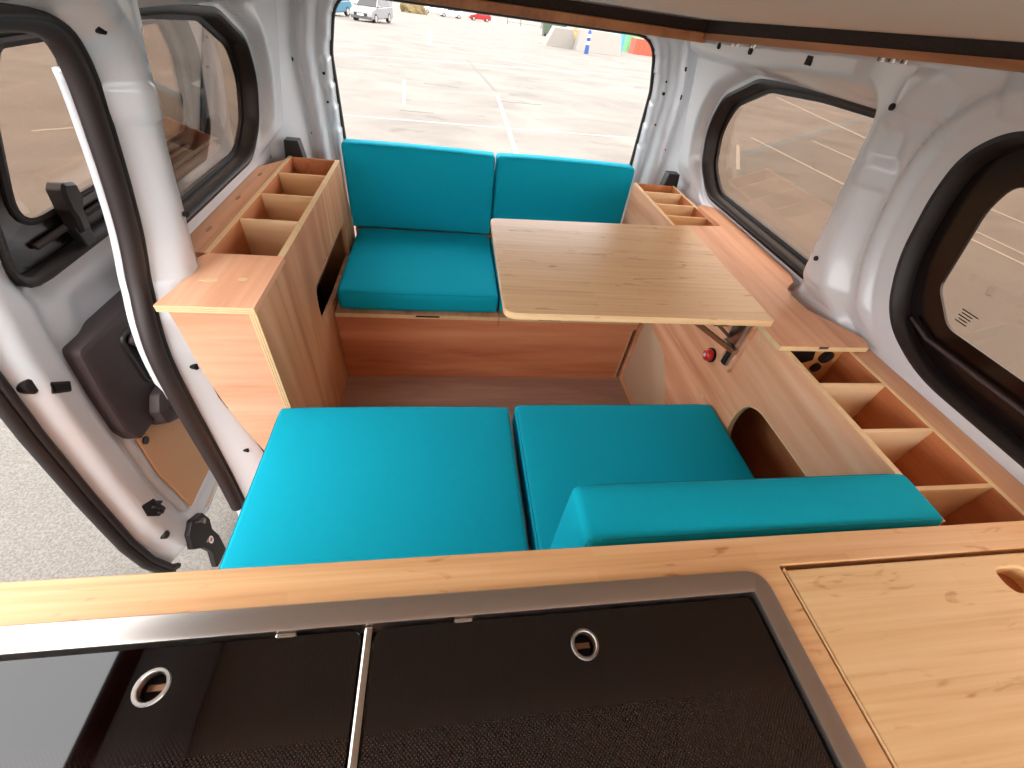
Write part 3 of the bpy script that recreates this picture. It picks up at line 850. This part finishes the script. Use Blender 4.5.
cushion('back_cushion', .203, .795, 1.822, 1.895, .376, .700, 'upright teal rear back cushion behind the table, on the right', GB, .014, .010, math.radians(-2), ((.15, .15), (1, .2), (.1, .4)))
cushion('seat_cushion', -.399, .165, .262, .748, .322, .400, 'bright teal front seat cushion beside the open sliding door', GS, .012, .006)
cushion('seat_cushion', .181, .752, .262, .752, .322, .400, 'bright teal front seat cushion beside the slotted right panel', GS, .012, .006)
cushion('back_cushion', .182, .756, .2325, .322, .4075, .690, 'teal back cushion standing against the kitchen worktop edge', GB, .012, .006, 0., ((.3, .15), (.2, .5), (0, 1)))

# ------------------------------------------------------------------ benches
RB = thing('bench_seat', (.18, 1.55, 0), 'rear plywood bench box carrying two teal seat cushions', 'bench')
link('front_panel', box(-.385, .735, 1.2842, 1.299, 0, .262, .0008), M['ply_bench'], RB)
link('panel_end_strip', box(.735, .7405, 1.283, 1.300, 0, .262), M['ply_edge'], RB, label='cream edge at the right end of the front panel')
for (xa, xb) in ((-.385, .1945), (.1965, .755)):
    lid = link('seat_lid', box(xa, xb, 1.282, 1.82, .290, .306, .0012), M['ply_shelf'], RB)
    fc = link('lid_front_strip', box(xa, xb, 1.2835, 1.299, .2625, .2895, .0008), M['ply_bench'], RB)
    xc = -.065 if xa < 0 else .39
    link('finger_slot', prism([fillet([(xc-.045, .2975), (xc+.045, .2975), (xc+.04, .3045), (xc-.04, .3045)], .003)], 'y', 1.2808, 1.2822), M['dark_hole'], lid)
    link('lid_edge', box(xa+.001, xb-.001, 1.2812, 1.2819, .2905, .3055), M['ply_edge'], lid)
link('bench_box', box(-.385, .735, 1.30, 1.80, 0, .2895), M['ply_in'], RB)
link('back_panel', box(-.385, .757, 1.915, 1.925, 0, .62), M['ply_in'], RB)
link('back_ledge', box(-.385, .757, 1.8205, 1.915, .345, .372), M['ply_in'], RB)

FB = thing('bench_seat', (.18, .5, 0), 'front bench box under the bright teal cushions', 'bench')
link('front_panel', box(-.385, .745, .733, .747, 0, .3055), M['ply_bench'], FB)
link('side_panel', box(-.385, -.371, .27, .733, 0, .3055), M['ply_front'], FB)
link('seat_lid', box(-.392, .172, .265, .747, .306, .320, .001), M['ply_shelf'], FB)
link('seat_lid', box(.174, .750, .265, .747, .306, .320, .001), M['ply_shelf'], FB)
link('bench_box', box(-.371, .745, .27, .733, 0, .3055), M['ply_in'], FB)

# ------------------------------------------------------------------ kitchen
zK = .70
KU = thing('kitchen_cabinet', (.2, 0, 0), 'plywood kitchen cabinet body below the bamboo worktop', 'cabinet')
link('back_panel', box(-.56, .945, .200, .2145, 0, .6705), M['ply_front'], KU)
link('side_panel', box(-.575, -.560, -.23, .2145, 0, .6705), M['ply_front'], KU)
link('side_panel', box(.930, .945, -.23, .1995, 0, .6705), M['ply_front'], KU)
link('front_panel', box(-.56, .93, -.245, -.23, 0, .6705), M['ply_front'], KU)
HOB = fillet([(-.512, -.185), (.398, -.185), (.398, .179), (-.512, .179)], .028, 8)
BOARD = fillet([(.426, -.20), (.905, -.20), (.905, .1825), (.426, .1825)], .003, 3)
WT = [(-.62, -.27), (.985, -.27), (.985, .2225), (-.62, .2225)]
wt = link('worktop', plate([WT, offset_poly(HOB, -.006), BOARD], 'z', .672, zK, .0015), M['bamboo'])
tag(wt, 'bamboo worktop spanning the foreground with steel hob set into it', 'worktop')
HB = thing('hob_sink_unit', (-.06, 0, .60), 'steel hob and sink unit with two black glass lids in the worktop', 'hob')
hm = lambda u, v, h: (u, v, h)
link('steel_frame', ring_loft(HOB, [(0, zK+.0003), (-.0015, zK+.0028), (-.022, zK+.0040), (-.0255, zK+.0020), (-.0275, zK-.010), (-.0275, zK-.022), (-.010, zK-.022), (-.008, zK-.001), (0, zK-.0002)], hm), M['steel'], HB, smooth=False)
smooth_by_angle(HB.children[0], 40)
link('tray', box(-.495, .382, -.168, .162, .60, .676, .02), M['steel'], HB)
link('divider_bar', box(-.0835, -.0745, -.157, .1525, .678, .6975, .0025), M['steel2'], HB)
inner = offset_poly(HOB, -.0285)
for (xa, xb, cx, who) in ((-.482, -.0855, -.2675, 'left'), (-.0725, .3685, .1495, 'right')):
    ym, yM = -.155, .1500
    rr = [.012, .012, .012, .012]
    LID = fillet([(xa, ym), (xb, ym), (xb, yM), (xa, yM)], rr, 5)
    ringhole = [(cx+.0125*math.cos(t), .1170+.0125*math.sin(t)) for t in [2*PI*k/28 for k in range(28)]]
    lid = link('glass_lid', plate([LID, ringhole], 'z', .6905, .6965, .0008), M['hob'], HB, label='black glass lid on the %s of the hob unit' % who)
    ring = ring_loft(ringhole, [(.0030, .6968), (.0022, .6985), (.0000, .6985), (-.0012, .6970), (-.0016, .6890), (.0000, .6890)], hm)
    rg = link('finger_ring', ring, M['steel'] , lid); smooth_by_angle(rg, 40)
    link('finger_cup', cyl((cx, .1170, .681), (cx, .1170, .6835), .0125, 24), M['dark_hole'], lid)
    link('cup_spring', box(cx-.0085, cx+.0085, .1150, .1210, .6836, .6875, .001), M['bronze'], lid)
    for xk in ((-.16,) if who == 'left' else (.02,)):
        link('lid_clip', box(xk-.010, xk+.010, .1485, .1525, .691, .6985, .0015), M['steel2'], HB)
bh = [(.757+.017*math.cos(t), .1440+.0085*math.sin(t)) for t in [2*PI*k/24 for k in range(24)]]
bh = fillet([(.738, .126), (.790, .126), (.790, .158), (.738, .158)], .0155, 6)
cbd = link('cutting_board', plate([[(u, v-(.0035 if v > 0 else 0)) for u, v in offset_poly(BOARD, -.0026)], bh], 'z', .676, zK+.0004, .0022), M['bamboo_b'])
tag(cbd, 'square bamboo cutting board with a finger hole, inset right of the hob', 'cutting board')
link('board_support', box(.432, .90, -.19, .176, .658, .6755), M['ply_in'], KU)

# ------------------------------------------------------------------ sliding door
XD = -.80
DR = thing('sliding_door', (XD-.03, 1.2, -.24), 'open white sliding door hanging outside the left wall, inner face in view', 'door')
def dm(u, v, h):   # inner face map with tumblehome, h towards the van interior
    return (XD+.18*max(0., v-.70)+h, u, v)
DSH = fillet([(.632, -.205), (.602, .02), (.616, .224), (.637, .43), (.662, .60), (.70, .76), (.755, .95), (.81, 1.13), (.90, 1.17), (1.82, 1.17), (1.93, 1.02), (1.96, .75), (1.90, .30), (1.86, -.03), (1.78, -.22), (.70, -.235)], [.03, .1, .3, .3, .3, .3, .3, .06, .04, .06, .1, .1, .1, .1, .06, .02])
DWIN = fillet([(.80, .66), (1.66, .66), (1.75, .72), (1.755, .95), (1.66, 1.09), (.955, 1.09), (.87, .95)], [.06, .06, .08, .1, .06, .05, .2])
DGL = fillet([(.885, .752), (1.60, .752), (1.655, .79), (1.65, .95), (1.60, 1.025), (1.02, 1.025), (.955, .95)], [.05, .05, .05, .1, .05, .03, .2])
def door_shell():
    us = np.arange(.585, 1.985, .0135); vs = np.arange(-.25, 1.19, .0135)
    big = [(0, -1), (3, -1), (3, 2), (0, 2)]
    U, V = np.meshgrid(us, vs, indexing='ij')
    d, g = sdf(U, V, DSH); m = np.abs(d) < .0088
    U = np.where(m, U-g[..., 0]*d, U); V = np.where(m, V-g[..., 1]*d, V)
    dW, gW = sdf(U, V, DWIN); m = np.abs(dW) < .0084
    U = np.where(m, U-gW[..., 0]*dW, U); V = np.where(m, V-gW[..., 1]*dW, V)
    d, _ = sdf(U, V, DSH); dW, _ = sdf(U, V, DWIN)
    # front frame band stands proud; panel field inside is recessed and steps down from the window
    hgt = -.055+.028*S(-d, .004, .02)+.030*S(-d, .018, .06)-.020*S(-d, .105, .15)
    fld = fillet([(.83, .36), (1.08, .38), (1.10, .56), (.90, .60)], .05)
    df, _ = sdf(U, V, fld)
    hgt -= .012*(1-S(df, -.03, .03))
    hgt -= .016*(1-S(dW, .004, .05))
    hgt += .010*S(V, .40, .62)*S(-d, .12, .16)*0
    X = XD+.18*np.maximum(0, V-.70)+hgt
    bm = bmesh.new(); idx = {}
    def vert(i, j):
        if (i, j) not in idx: idx[(i, j)] = bm.verts.new((X[i, j], U[i, j], V[i, j]))
        return idx[(i, j)]
    for i in range(U.shape[0]-1):
        for j in range(U.shape[1]-1):
            c = [(i, j), (i+1, j), (i+1, j+1), (i, j+1)]
            if max(d[k] for k in c) > 1e-3 or min(dW[k] for k in c) < -1e-3: continue
            if sum(d[k] for k in c) > -1e-3 or sum(dW[k] for k in c) < 1e-3: continue
            bm.faces.new([vert(*k) for k in c])
    return bm
ds = link('door_shell', door_shell(), M['paint'], DR, smooth=True)
md = ds.modifiers.new('thickness', 'SOLIDIFY'); md.thickness = .03; md.offset = -1
nrm = sum((p.normal.x for p in ds.data.polygons), 0.)
md.offset = -1 if nrm > 0 else 1
wf = link('window_frame', ring_loft(DWIN, [(.010, -.016), (.004, -.006), (-.006, -.008), (-.014, -.020), (-.020, -.045), (.006, -.045)], dm), M['rubber'], DR); smooth_by_angle(wf, 50)
bm = bmesh.new()
for L in (offset_poly(DWIN, -.012), DGL):
    v = [bm.verts.new((0, a, b)) for a, b in L]
    for i in range(len(v)): bm.edges.new((v[i-1], v[i]))
bmesh.ops.triangle_fill(bm, edges=bm.edges[:], use_beauty=True, normal=(1, 0, 0))
ret = bmesh.ops.extrude_face_region(bm, geom=bm.faces[:]); topv = {g for g in ret['geom'] if isinstance(g, bmesh.types.BMVert)}
for v in bm.verts: v.co = dm(v.co.y, v.co.z, -.030 if v in topv else -.040)
link('window_border', bm, M['blackprint'], wf)
g = bmesh.new(); GL = offset_poly(DGL, .003)
a = [g.verts.new(dm(u, v, -.034)) for u, v in GL]; b = [g.verts.new(dm(u, v, -.038)) for u, v in GL]
g.faces.new(a); g.faces.new(b[::-1])
for i in range(len(a)): g.faces.new((a[i-1], a[i], b[i], b[i-1]))
link('window_glass', g, M['glass2'], DR)
link('glass_rail', tube([dm(.90, .712, -.022), dm(1.2, .712, -.022), dm(1.6, .712, -.022)], .007, 8), M['darkrubber'], wf, smooth=True)
link('inner_pane_edge', ring_loft(DGL, [(.010, -.026), (.004, -.022), (-.004, -.024), (-.004, -.032), (.010, -.032)], dm), M['rubber'], wf)
# sliding window latch
LT = fillet([(.990, .700), (1.020, .700), (1.020, .745), (1.032, .765), (1.027, .797), (1.015, .802), (.992, .808), (.981, .798), (.983, .755), (.990, .735)], [.004, .004, .01, .01, .008, .006, .008, .008, .01, .01])
bm = bmesh.new()
A = [bm.verts.new(dm(u, v, -.020)) for u, v in LT]; B = [bm.verts.new(dm(u, v, .006)) for u, v in LT]; Cc = [bm.verts.new(dm(u, v, .012)) for u, v in offset_poly(LT, -.006)]
bm.faces.new(A); bm.faces.new(Cc)
for P_, Q_ in ((A, B), (B, Cc)):
    for i in range(len(A)): bm.faces.new((P_[i-1], P_[i], Q_[i], Q_[i-1]))
lt = link('window_latch', bm, M['black'], DR)
link('latch_foot', prism([[(.992, .668), (1.024, .668), (1.028, .715), (.988, .715)]], 'x', XD-.018, XD+.004, .003), M['black'], lt)
# dark moulded trim panel with pull handle
def slab(L, h0, h1, inset, mapf=dm):
    bm = bmesh.new()
    A = [bm.verts.new(mapf(u, v, h0)) for u, v in L]; B = [bm.verts.new(mapf(u, v, h1-inset*.4)) for u, v in offset_poly(L, -inset*.25)]; C_ = [bm.verts.new(mapf(u, v, h1)) for u, v in offset_poly(L, -inset)]
    bm.faces.new(A); bm.faces.new(C_)
    for P_, Q_ in ((A, B), (B, C_)):
        for i in range(len(A)): bm.faces.new((P_[i-1], P_[i], Q_[i], Q_[i-1]))
    return bm
TP = fillet([(.785, .215), (.722, .315), (.752, .42), (.788, .535), (1.20, .520), (1.20, .20), (.94, .20), (.86, .245)], [.012, .02, .1, .02, .02, .02, .03, .03], 6)
TP = fillet([(.780, .240), (.758, .30), (.770, .42), (.790, .530), (1.22, .518), (1.22, .12), (1.0, .19), (.90, .245), (.85, .237)], [.012, .05, .1, .02, .02, .02, .03, .03, .02], 6)
tp_ = link('trim_panel', slab(TP, -.030, .022, .012), M['grey_plastic'], DR, label='dark grey moulded trim panel'); smooth_by_angle(tp_, 40)
HR = fillet([(.898, .480), (1.10, .480), (1.10, .322), (.893, .338)], .02, 5)
hr = link('handle_bezel', ring_loft(HR, [(.006, .021), (.003, .0275), (-.003, .0275), (-.005, .010), (.006, .010)], dm), M['black'], tp_); smooth_by_angle(hr, 40)
bm = bmesh.new(); bm.faces.new([bm.verts.new(dm(u, v, .0228)) for u, v in HR]); rr_ = bmesh.ops.extrude_face_region(bm, geom=bm.faces[:])
bmesh.ops.translate(bm, vec=(-.002, 0, 0), verts=[g for g in rr_['geom'] if isinstance(g, bmesh.types.BMVert)])
link('handle_recess', bm, M['dark_hole'], tp_)
link('pull_handle', tube([dm(.918, .466, .026), dm(.93, .445, .032), dm(.950, .405, .036), dm(.962, .362, .032), dm(.964, .342, .026)], [.012, .013, .013, .012, .010], 10), M['grey_plastic'], tp_, smooth=True)
ar = link('arm_rest', slab(fillet([(.842, .222), (.842, .275), (.875, .312), (1.14, .312), (1.14, .17), (.93, .17)], [.03, .02, .03, .02, .02, .03]), .010, .052, .022), M['grey_plastic'], tp_); smooth_by_angle(ar, 40)
HBP = fillet([(.790, .232), (1.20, .232), (1.20, .03), (1.08, -.13), (.93, -.190), (.84, -.200), (.795, -.165), (.775, .10)], [.01, .01, .05, .08, .05, .04, .03, .2], 6)
hb = link('hardboard_panel', slab(HBP, -.030, -.002, .004), M['hardboard'], DR, label='brown hardboard panel below the trim')
for (y, z) in ((.807, .205), (.845, -.155)):
    link('panel_screw', cyl(dm(y, z, -.003), dm(y, z, .002), .011, 16, bev=.001), M['black'], hb)
link('panel_rim', ring_loft(HBP, [(.004, -.004), (.020, -.006), (.026, -.016), (.026, -.035), (.004, -.035)], dm), M['paint'], DR, smooth=True)
# plugs, latch pocket and lock on the front band
link('rubber_plug', tube([dm(.693, .522, -.030), dm(.693, .522, -.009), dm(.693, .522, -.007)], [.017, .017, .013], 20), M['black'], DR)
PK = fillet([(.712, .515), (.750, .482), (.736, .462), (.700, .490)], .006)
pk = link('latch_pocket', slab(PK, -.02, .0042, .003), M['black'], DR); link('pocket_recess', slab(offset_poly(PK, -.005), .003, .0050, .001), M['dark_hole'], pk)
LK = fillet([(.672, .098), (.712, .070), (.722, -.002), (.690, .010), (.664, .055)], .006)
lk = link('lock_mechanism', slab(LK, -.02, .0045, .003), M['black'], DR)
for k, (y, z) in enumerate(((.690, .06), (.702, .035), (.692, .028), (.708, .055))):
    link('lock_catch', tube([dm(y, z, .003), dm(y+.006, z-.010, .010), dm(y+.012, z-.018, .004)], .0045, 8), M['rubber'], lk, smooth=True)
link('rubber_plug', tube([dm(.668, -.055, -.02), dm(.668, -.055, .004), dm(.668, -.055, .007)], [.012, .012, .009], 18), M['black'], DR)
# weather seal down the leading edge
FE = [(.640, -.222), (.624, -.195), (.604, -.09), (.601, .02), (.608, .12), (.616, .224), (.637, .43), (.662, .60), (.70, .76), (.755, .95), (.808, 1.13)]
link('edge_seal', tube([dm(y-.003, z, -.036) for y, z in FE], .013, 10), M['rubber'], DR, smooth=True)
link('edge_lip', tube([dm(y+.010, z, -.026) for y, z in FE], .010, 8), M['rubber'], DR, smooth=True)
# lower roller arm with an oval sticker
ra = bmesh.new()
AR = fillet([(.706, -.135), (.745, -.118), (.790, -.150), (.798, -.205), (.782, -.245), (.788, -.30), (.776, -.385), (.700, -.375), (.728, -.30), (.716, -.245), (.684, -.190)], .014)
arm = link('roller_arm', prism([AR], 'x', -.800, -.782, .003), M['black'], DR, label='black lower roller arm with an oval sticker')
link('roller', cyl((-.782, .765, -.160), (-.770, .765, -.160), .009, 16, bev=.002), M['steel2'], arm)
link('rivet', cyl((-.782, .735, -.235), (-.776, .735, -.235), .006, 12, bev=.001), M['steel2'], arm)
OV = [(.752+.011*math.cos(t), -.262+.017*math.sin(t)) for t in [2*PI*k/24 for k in range(24)]]
link('sticker', prism([OV], 'x', -.7825, -.7812), M['whiteplastic'], arm, label='white oval sticker with a red mark')
link('sticker_mark', box(-.7813, -.7806, .746, .758, -.267, -.257), M['red'], arm)

# ------------------------------------------------------------------ outdoors
SL = .0372
def gz(y): return -.5-SL*(y-1.)
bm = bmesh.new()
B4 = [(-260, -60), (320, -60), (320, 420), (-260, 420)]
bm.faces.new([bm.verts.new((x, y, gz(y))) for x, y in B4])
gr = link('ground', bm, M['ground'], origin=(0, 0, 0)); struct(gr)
def stripe(a, b, w, m, n=0):
    a, b = Vector(a), Vector(b); t = (b-a).normalized(); s = Vector((-t.y, t.x))*w/2
    bm = bmesh.new(); A = []; Bq = []
    for p in (a+s, b+s, b-s, a-s):
        A.append(bm.verts.new((p.x, p.y, gz(p.y)+.004))); Bq.append(bm.verts.new((p.x, p.y, gz(p.y)-.01)))
    bm.faces.new(A); bm.faces.new(Bq)
    for i in range(4): bm.faces.new((A[i-1], A[i], Bq[i], Bq[i-1]))
    struct(link('ground_line', bm, m))
for a, b, w in (((16, 23), (12.0, 11.5), .12), ((9.6, 11.5), (9.1, 8.4), .09), ((7.5, 11.0), (7.05, 6.7), .08), ((6.5, 9.9), (5.2, 7.6), .07), ((7.3, 5.5), (7.1, 3.3), .06), ((7.75, 5.5), (7.5, 3.6), .05), ((9.6, 7.2), (9.2, 5.0), .07),
                ((-1.28, 45.6), (-.9, 27.9), .22), ((-1.15, 14.2), (-.88, 10.5), .07), ((-2.4, 8.85), (4.6, 9.55), .06), ((1.35, 13.5), (1.05, 6.0), .08), ((-4.9, 6.3), (-4.5, 6.75), .05), ((-4, 18.5), (9, 24.6), .12)):
    stripe(a, b, w, M['roadpaint'])
for a, b, w in (((.89, 22.3), (1.35, 14.2), .10), ((-.6, 14.0), (.35, 13.9), .09), ((1.3, 12.4), (2.4, 12.5), .10), ((-.9, 9.9), (-.25, 9.95), .06), ((7.7, 8.9), (7.3, 8.3), .05), ((5.9, 3.4), (5.6, 3.2), .05)):
    stripe(a, b, w, M['crack'])

def car(x, y, head, paint, label, Lg=4.0, Wd=1.74, Ht=1.46, group='cars parked behind the van'):
    """hatchback facing direction head (radians, 0 = +x)"""
    root = thing('car', (x, y, gz(y)), label, 'car', group)
    root.rotation_euler = (0, 0, head)
    def put(name, bm, m, par=root, smooth=False):
        bmesh.ops.recalc_face_normals(bm, faces=bm.faces)
        me = bpy.data.meshes.new(name); bm.to_mesh(me); bm.free(); me.materials.append(m)
        if smooth:
            for p in me.polygons: p.use_smooth = True
        o = bpy.data.objects.new(name, me); COL.objects.link(o); o.parent = par; return o
    h = Lg/2
    low = fillet([(-h, .28), (h-.1, .24), (h, .40), (h-.03, .62), (h-.25, .78), (h-1.0, .93), (-h+.25, .98), (-h+.02, .80)], [.08, .08, .1, .1, .15, .2, .15, .1], 4)
    def hull(outline, w0, w1, zmid):
        bm = bmesh.new(); rows = []
        for fy, ins in ((-1, .05), (-.93, .0), (.93, .0), (1, .05)):
            L = offset_poly(outline, -ins)
            rows.append([bm.verts.new((u, fy*(w0 if v < zmid else w0+(w1-w0)*min(1, (v-zmid)/.55)), v)) for u, v in L])
        n = len(outline)
        for i in range(3):
            for j in range(n): bm.faces.new((rows[i][j-1], rows[i][j], rows[i+1][j], rows[i+1][j-1]))
        bm.faces.new(rows[0]); bm.faces.new(rows[-1][::-1]); return bm
    body = put('car_body', hull(low, Wd/2, Wd/2, 9), paint, smooth=False); smooth_by_angle(body, 40)
    cab = fillet([(-h+.18, .93), (h-1.05, .90), (h-1.75, Ht-.05), (-h+.75, Ht-.02)], [.05, .05, .15, .2], 4)
    put('cabin_glass', hull(cab, Wd/2-.04, Wd/2-.22, .95), M['blackprint'], smooth=False)
    roof = [(h-1.74, Ht-.06), (h-1.80, Ht), (0, Ht+.02), (-h+.72, Ht), (-h+.60, Ht-.08)]
    bm = bmesh.new(); add_box(bm, -h+.62, h-1.68, -Wd/2+.2, Wd/2-.2, Ht-.07, Ht+.01, .03)
    for s in (-1, 1):
        for (xa, xb) in ((h-1.08, h-1.74), (-.25, -.28), (-h+.22, -h+.70)):
            tube([(xa, s*(Wd/2-.05), .92), (xb, s*(Wd/2-.215), Ht-.05)], .04, 6, bm=bm)
    put('roof', bm, paint)
    for sx_ in (-1, 1):
        for s in (-1, 1):
            cx_ = sx_*(h-.78)
            w = put('wheel', tube([(cx_, s*(Wd/2-.20), .31), (cx_, s*(Wd/2+.005), .31)], .31, 20), M['rubber'])
            put('hub_cap', tube([(cx_, s*(Wd/2), .31), (cx_, s*(Wd/2+.015), .31)], .19, 16), M['steel'], w)
    for s in (-1, 1):
        bm = bmesh.new(); add_box(bm, h-.28, h-.015, s*(Wd/2-.36)-.2, s*(Wd/2-.36)+.2, .62, .74, .03); put('headlight', bm, M['whiteplastic'])
        bm = bmesh.new(); add_box(bm, h-1.35, h-1.15, s*(Wd/2+.07)-.09, s*(Wd/2+.07)+.09, .93, 1.05, .03); put('wing_mirror', bm, paint)
        bm = bmesh.new(); add_box(bm, -h-.01, -h+.14, s*(Wd/2-.25)-.14, s*(Wd/2-.25)+.14, .74, .92, .02); put('tail_light', bm, M['red'])
    bm = bmesh.new(); add_box(bm, h-.06, h+.008, -.52, .52, .40, .58, .02); put('grille', bm, M['black'])
    bm = bmesh.new(); add_box(bm, h-.02, h+.016, -.26, .26, .43, .54, .004); put('number_plate', bm, M['whiteplastic'])
    return root
def cpaint(n, c): return plain(n, c, .3, .2, .5)
car(-5.75, 44.5, math.radians(-108), cpaint('silver_car_paint', srgb(118, 117, 119)), 'silver grey hatchback facing the van, largest of the parked cars')
car(-9.3, 46.6, math.radians(-110), cpaint('teal_car_paint', srgb(24, 100, 126)), 'blue teal car at the left edge of the rear opening')
car(5.9, 101, math.radians(-172), cpaint('red_car_paint', srgb(160, 18, 24)), 'red car parked far away in side view')
car(.6, 97, math.radians(-165), cpaint('white_car_paint', srgb(232, 230, 228)), 'white car parked just left of the red car', Lg=4.2)
car(-2.6, 110, math.radians(-165), cpaint('white_car_paint_far', srgb(224, 222, 222)), 'white car parked second left of the red car, farther off', Lg=4.2)
car(-9.0, 150, math.radians(-165), cpaint('purple_car_paint', srgb(110, 84, 104)), 'small dark purple car farthest away in the car park', Lg=4.0)

# bush, posts
def blob(n, cx, cy, cz, rx, ry, rzz, seed, amp=.35):
    bm = bmesh.new(); bmesh.ops.create_icosphere(bm, subdivisions=4, radius=1)
    rd = random.Random(seed); ph = [(rd.uniform(2, 9), rd.uniform(2, 9), rd.uniform(2, 9), rd.uniform(0, 6)) for _ in range(9)]
    for v in bm.verts:
        d = sum(math.sin(a*v.co.x+b*v.co.y+c*v.co.z+p) for a, b, c, p in ph)/9
        s = 1+amp*d+rd.uniform(-.06, .06)
        v.co = Vector((cx+v.co.x*rx*s, cy+v.co.y*ry*s, cz+max(-.1, v.co.z)*rzz*s))
    return bm
bs_ = link('shrub', blob(0, -5.2, 92, gz(92), 2.0, 1.4, 1.9, 3), plain('dry_shrub', srgb(108, 92, 60), .9, noise=.5, bscale=3)); tag(bs_, 'brownish shrub growing behind the silver hatchback', 'shrub')
tag(link('gate_pillar', box(-7.9, -7.2, 76, 76.6, gz(76.6)-.1, gz(76)+2.4, .05), plain('grey_concrete_post', srgb(130, 125, 120), .8)), 'pale grey pillar left of the brownish shrub', 'pillar')
# waste bin, slab, mound, block, bollard, containers
wbn = thing('waste_bin', (13.2, 68, gz(68)), 'dark green wheeled waste bin by the fence', 'bin')
GREENP = plain('green_bin_plastic', srgb(66, 78, 60), .6)
b = box(11.8, 14.9, 67.2, 68.8, gz(68)+.25, gz(68)+2.0, .08)
for v in b.verts:
    if v.co.z < gz(68)+.6: v.co.x = 13.35+(v.co.x-13.35)*.85
link('bin_body', b, GREENP, wbn); link('bin_lid', box(11.7, 15.0, 67.1, 68.9, gz(68)+2.0, gz(68)+2.25, .1), GREENP, wbn)
for x in (12.2, 14.5): link('wheel', cyl((x, 67.2, gz(68)+.16), (x, 68.8, gz(68)+.16), .16, 14), M['rubber'], wbn)
CONC = plain('pale_concrete', srgb(132, 126, 119), .85, noise=.06, bscale=2)
b = box(8.0, 10.6, 43.6, 45.0, gz(44)-.05, gz(44)+1.25, .04)
for v in b.verts:
    if v.co.z > gz(44)+1: v.co.x = 9.6+(v.co.x-9.6)*.6
tag(link('concrete_slab', b, CONC), 'pale sloping concrete block left of the grassy mound', 'block')
tag(link('grass_mound', blob(0, 10.6, 46.5, gz(46.5)-.05, 1.7, 1.0, 1.25, 11, .25), plain('dry_grass', srgb(120, 104, 66), .95, noise=.4, bscale=4)), 'mound of dry yellow grass between two concrete blocks', 'mound')
b = box(10.3, 14.2, 42.2, 43.6, gz(43)-.05, gz(43)+1.35, .05)
for v in b.verts:
    if v.co.z > gz(43)+1: v.co.x = 12.2+(v.co.x-12.2)*.86; v.co.y = 42.9+(v.co.y-42.9)*.5
tag(link('concrete_block', b, CONC), 'long white concrete block behind the striped bollard', 'block')
BL = thing('bollard', (10.33, 38.9, gz(38.9)), 'blue and white striped bollard before the white concrete block', 'bollard')
BLUE = plain('blue_plastic', srgb(22, 62, 126), .5)
for k, (za, zb, m) in enumerate(((0, .55, BLUE), (.55, .75, M['whiteplastic']), (.75, .95, BLUE), (.95, 1.15, M['whiteplastic']), (1.15, 1.38, BLUE))):
    link('bollard_band', cyl((10.33, 38.9, gz(38.9)+za), (10.33, 38.9, gz(38.9)+zb), .17 if k == 0 else .14, 14, r2=.14 if k < 4 else .09), m, BL)
def crate(x0, x1, y0, y1, h, col, name, label):
    ym = (y0+y1)/2; r = thing(name, ((x0+x1)/2, ym, gz(ym)), label, 'container'); m = plain(name+'_paint', col, .6)
    bm = box(x0, x1, y0, y1, gz(ym)-.04, gz(ym)+h, .02); link('container_body', bm, m, r)
    n = max(3, int((x1-x0)/.45)); bm = bmesh.new()
    for k in range(n+1):
        xx = x0+(x1-x0)*k/n; add_box(bm, xx-.04, xx+.04, y0-.04, y0, gz(ym), gz(ym)+h)
    link('container_ribs', bm, m, r); return r
crate(14.0, 15.2, 45.4, 46.4, 1.45, srgb(84, 142, 160), 'blue_container', 'light blue upright container right of the white concrete block')
crate(18.6, 26.0, 54.0, 56.0, 2.0, srgb(88, 150, 98), 'green_container', 'long light green container behind the orange one')
crate(17.8, 21.2, 49.6, 51.2, 1.2, srgb(164, 72, 48), 'orange_container', 'orange red container at the right corner of the rear opening')
FN = thing('boundary_fence', (30, 105, gz(105)), 'thin dark boundary fence of posts and rails along the back of the car park', 'fence')
FP = [(11.9, 109), (14.4, 108), (18.3, 106.5), (21.6, 105), (24.6, 103.5), (27, 102.5), (29.5, 101.5), (33, 100), (36, 98.6), (39, 97.2)]
DKM = plain('dark_fence_metal', srgb(96, 80, 78), .6)
for x, y in FP: link('fence_post', cyl((x, y, gz(y)-.1), (x, y, gz(y)+2.6), .07, 8), DKM, FN)
for zz in (.4, 1.3, 2.2):
    link('fence_rail', tube([(x, y, gz(y)+zz) for x, y in FP], .03, 6), DKM, FN)

# ------------------------------------------------------------------ light
wd = bpy.data.worlds.new('sky'); SC.world = wd; wd.use_nodes = True
nt = wd.node_tree; bg = nt.nodes['Background']
bg.inputs['Color'].default_value = (.985, .98, .985, 1); bg.inputs['Strength'].default_value = 2.2
sd = bpy.data.lights.new('sun', 'SUN'); so = bpy.data.objects.new('sun', sd); COL.objects.link(so)
sd.energy = .9; sd.angle = math.radians(12); sd.color = (1, .95, .88)
so.location = (0, -5, 8)
so.rotation_euler = Vector((.02, .5, -.87)).to_track_quat('-Z', 'Y').to_euler()
vs_ = SC.view_settings
vs_.view_transform = 'Standard'; vs_.look = 'None'; vs_.exposure = 1.3; vs_.gamma = 1.; vs_.use_curve_mapping = False
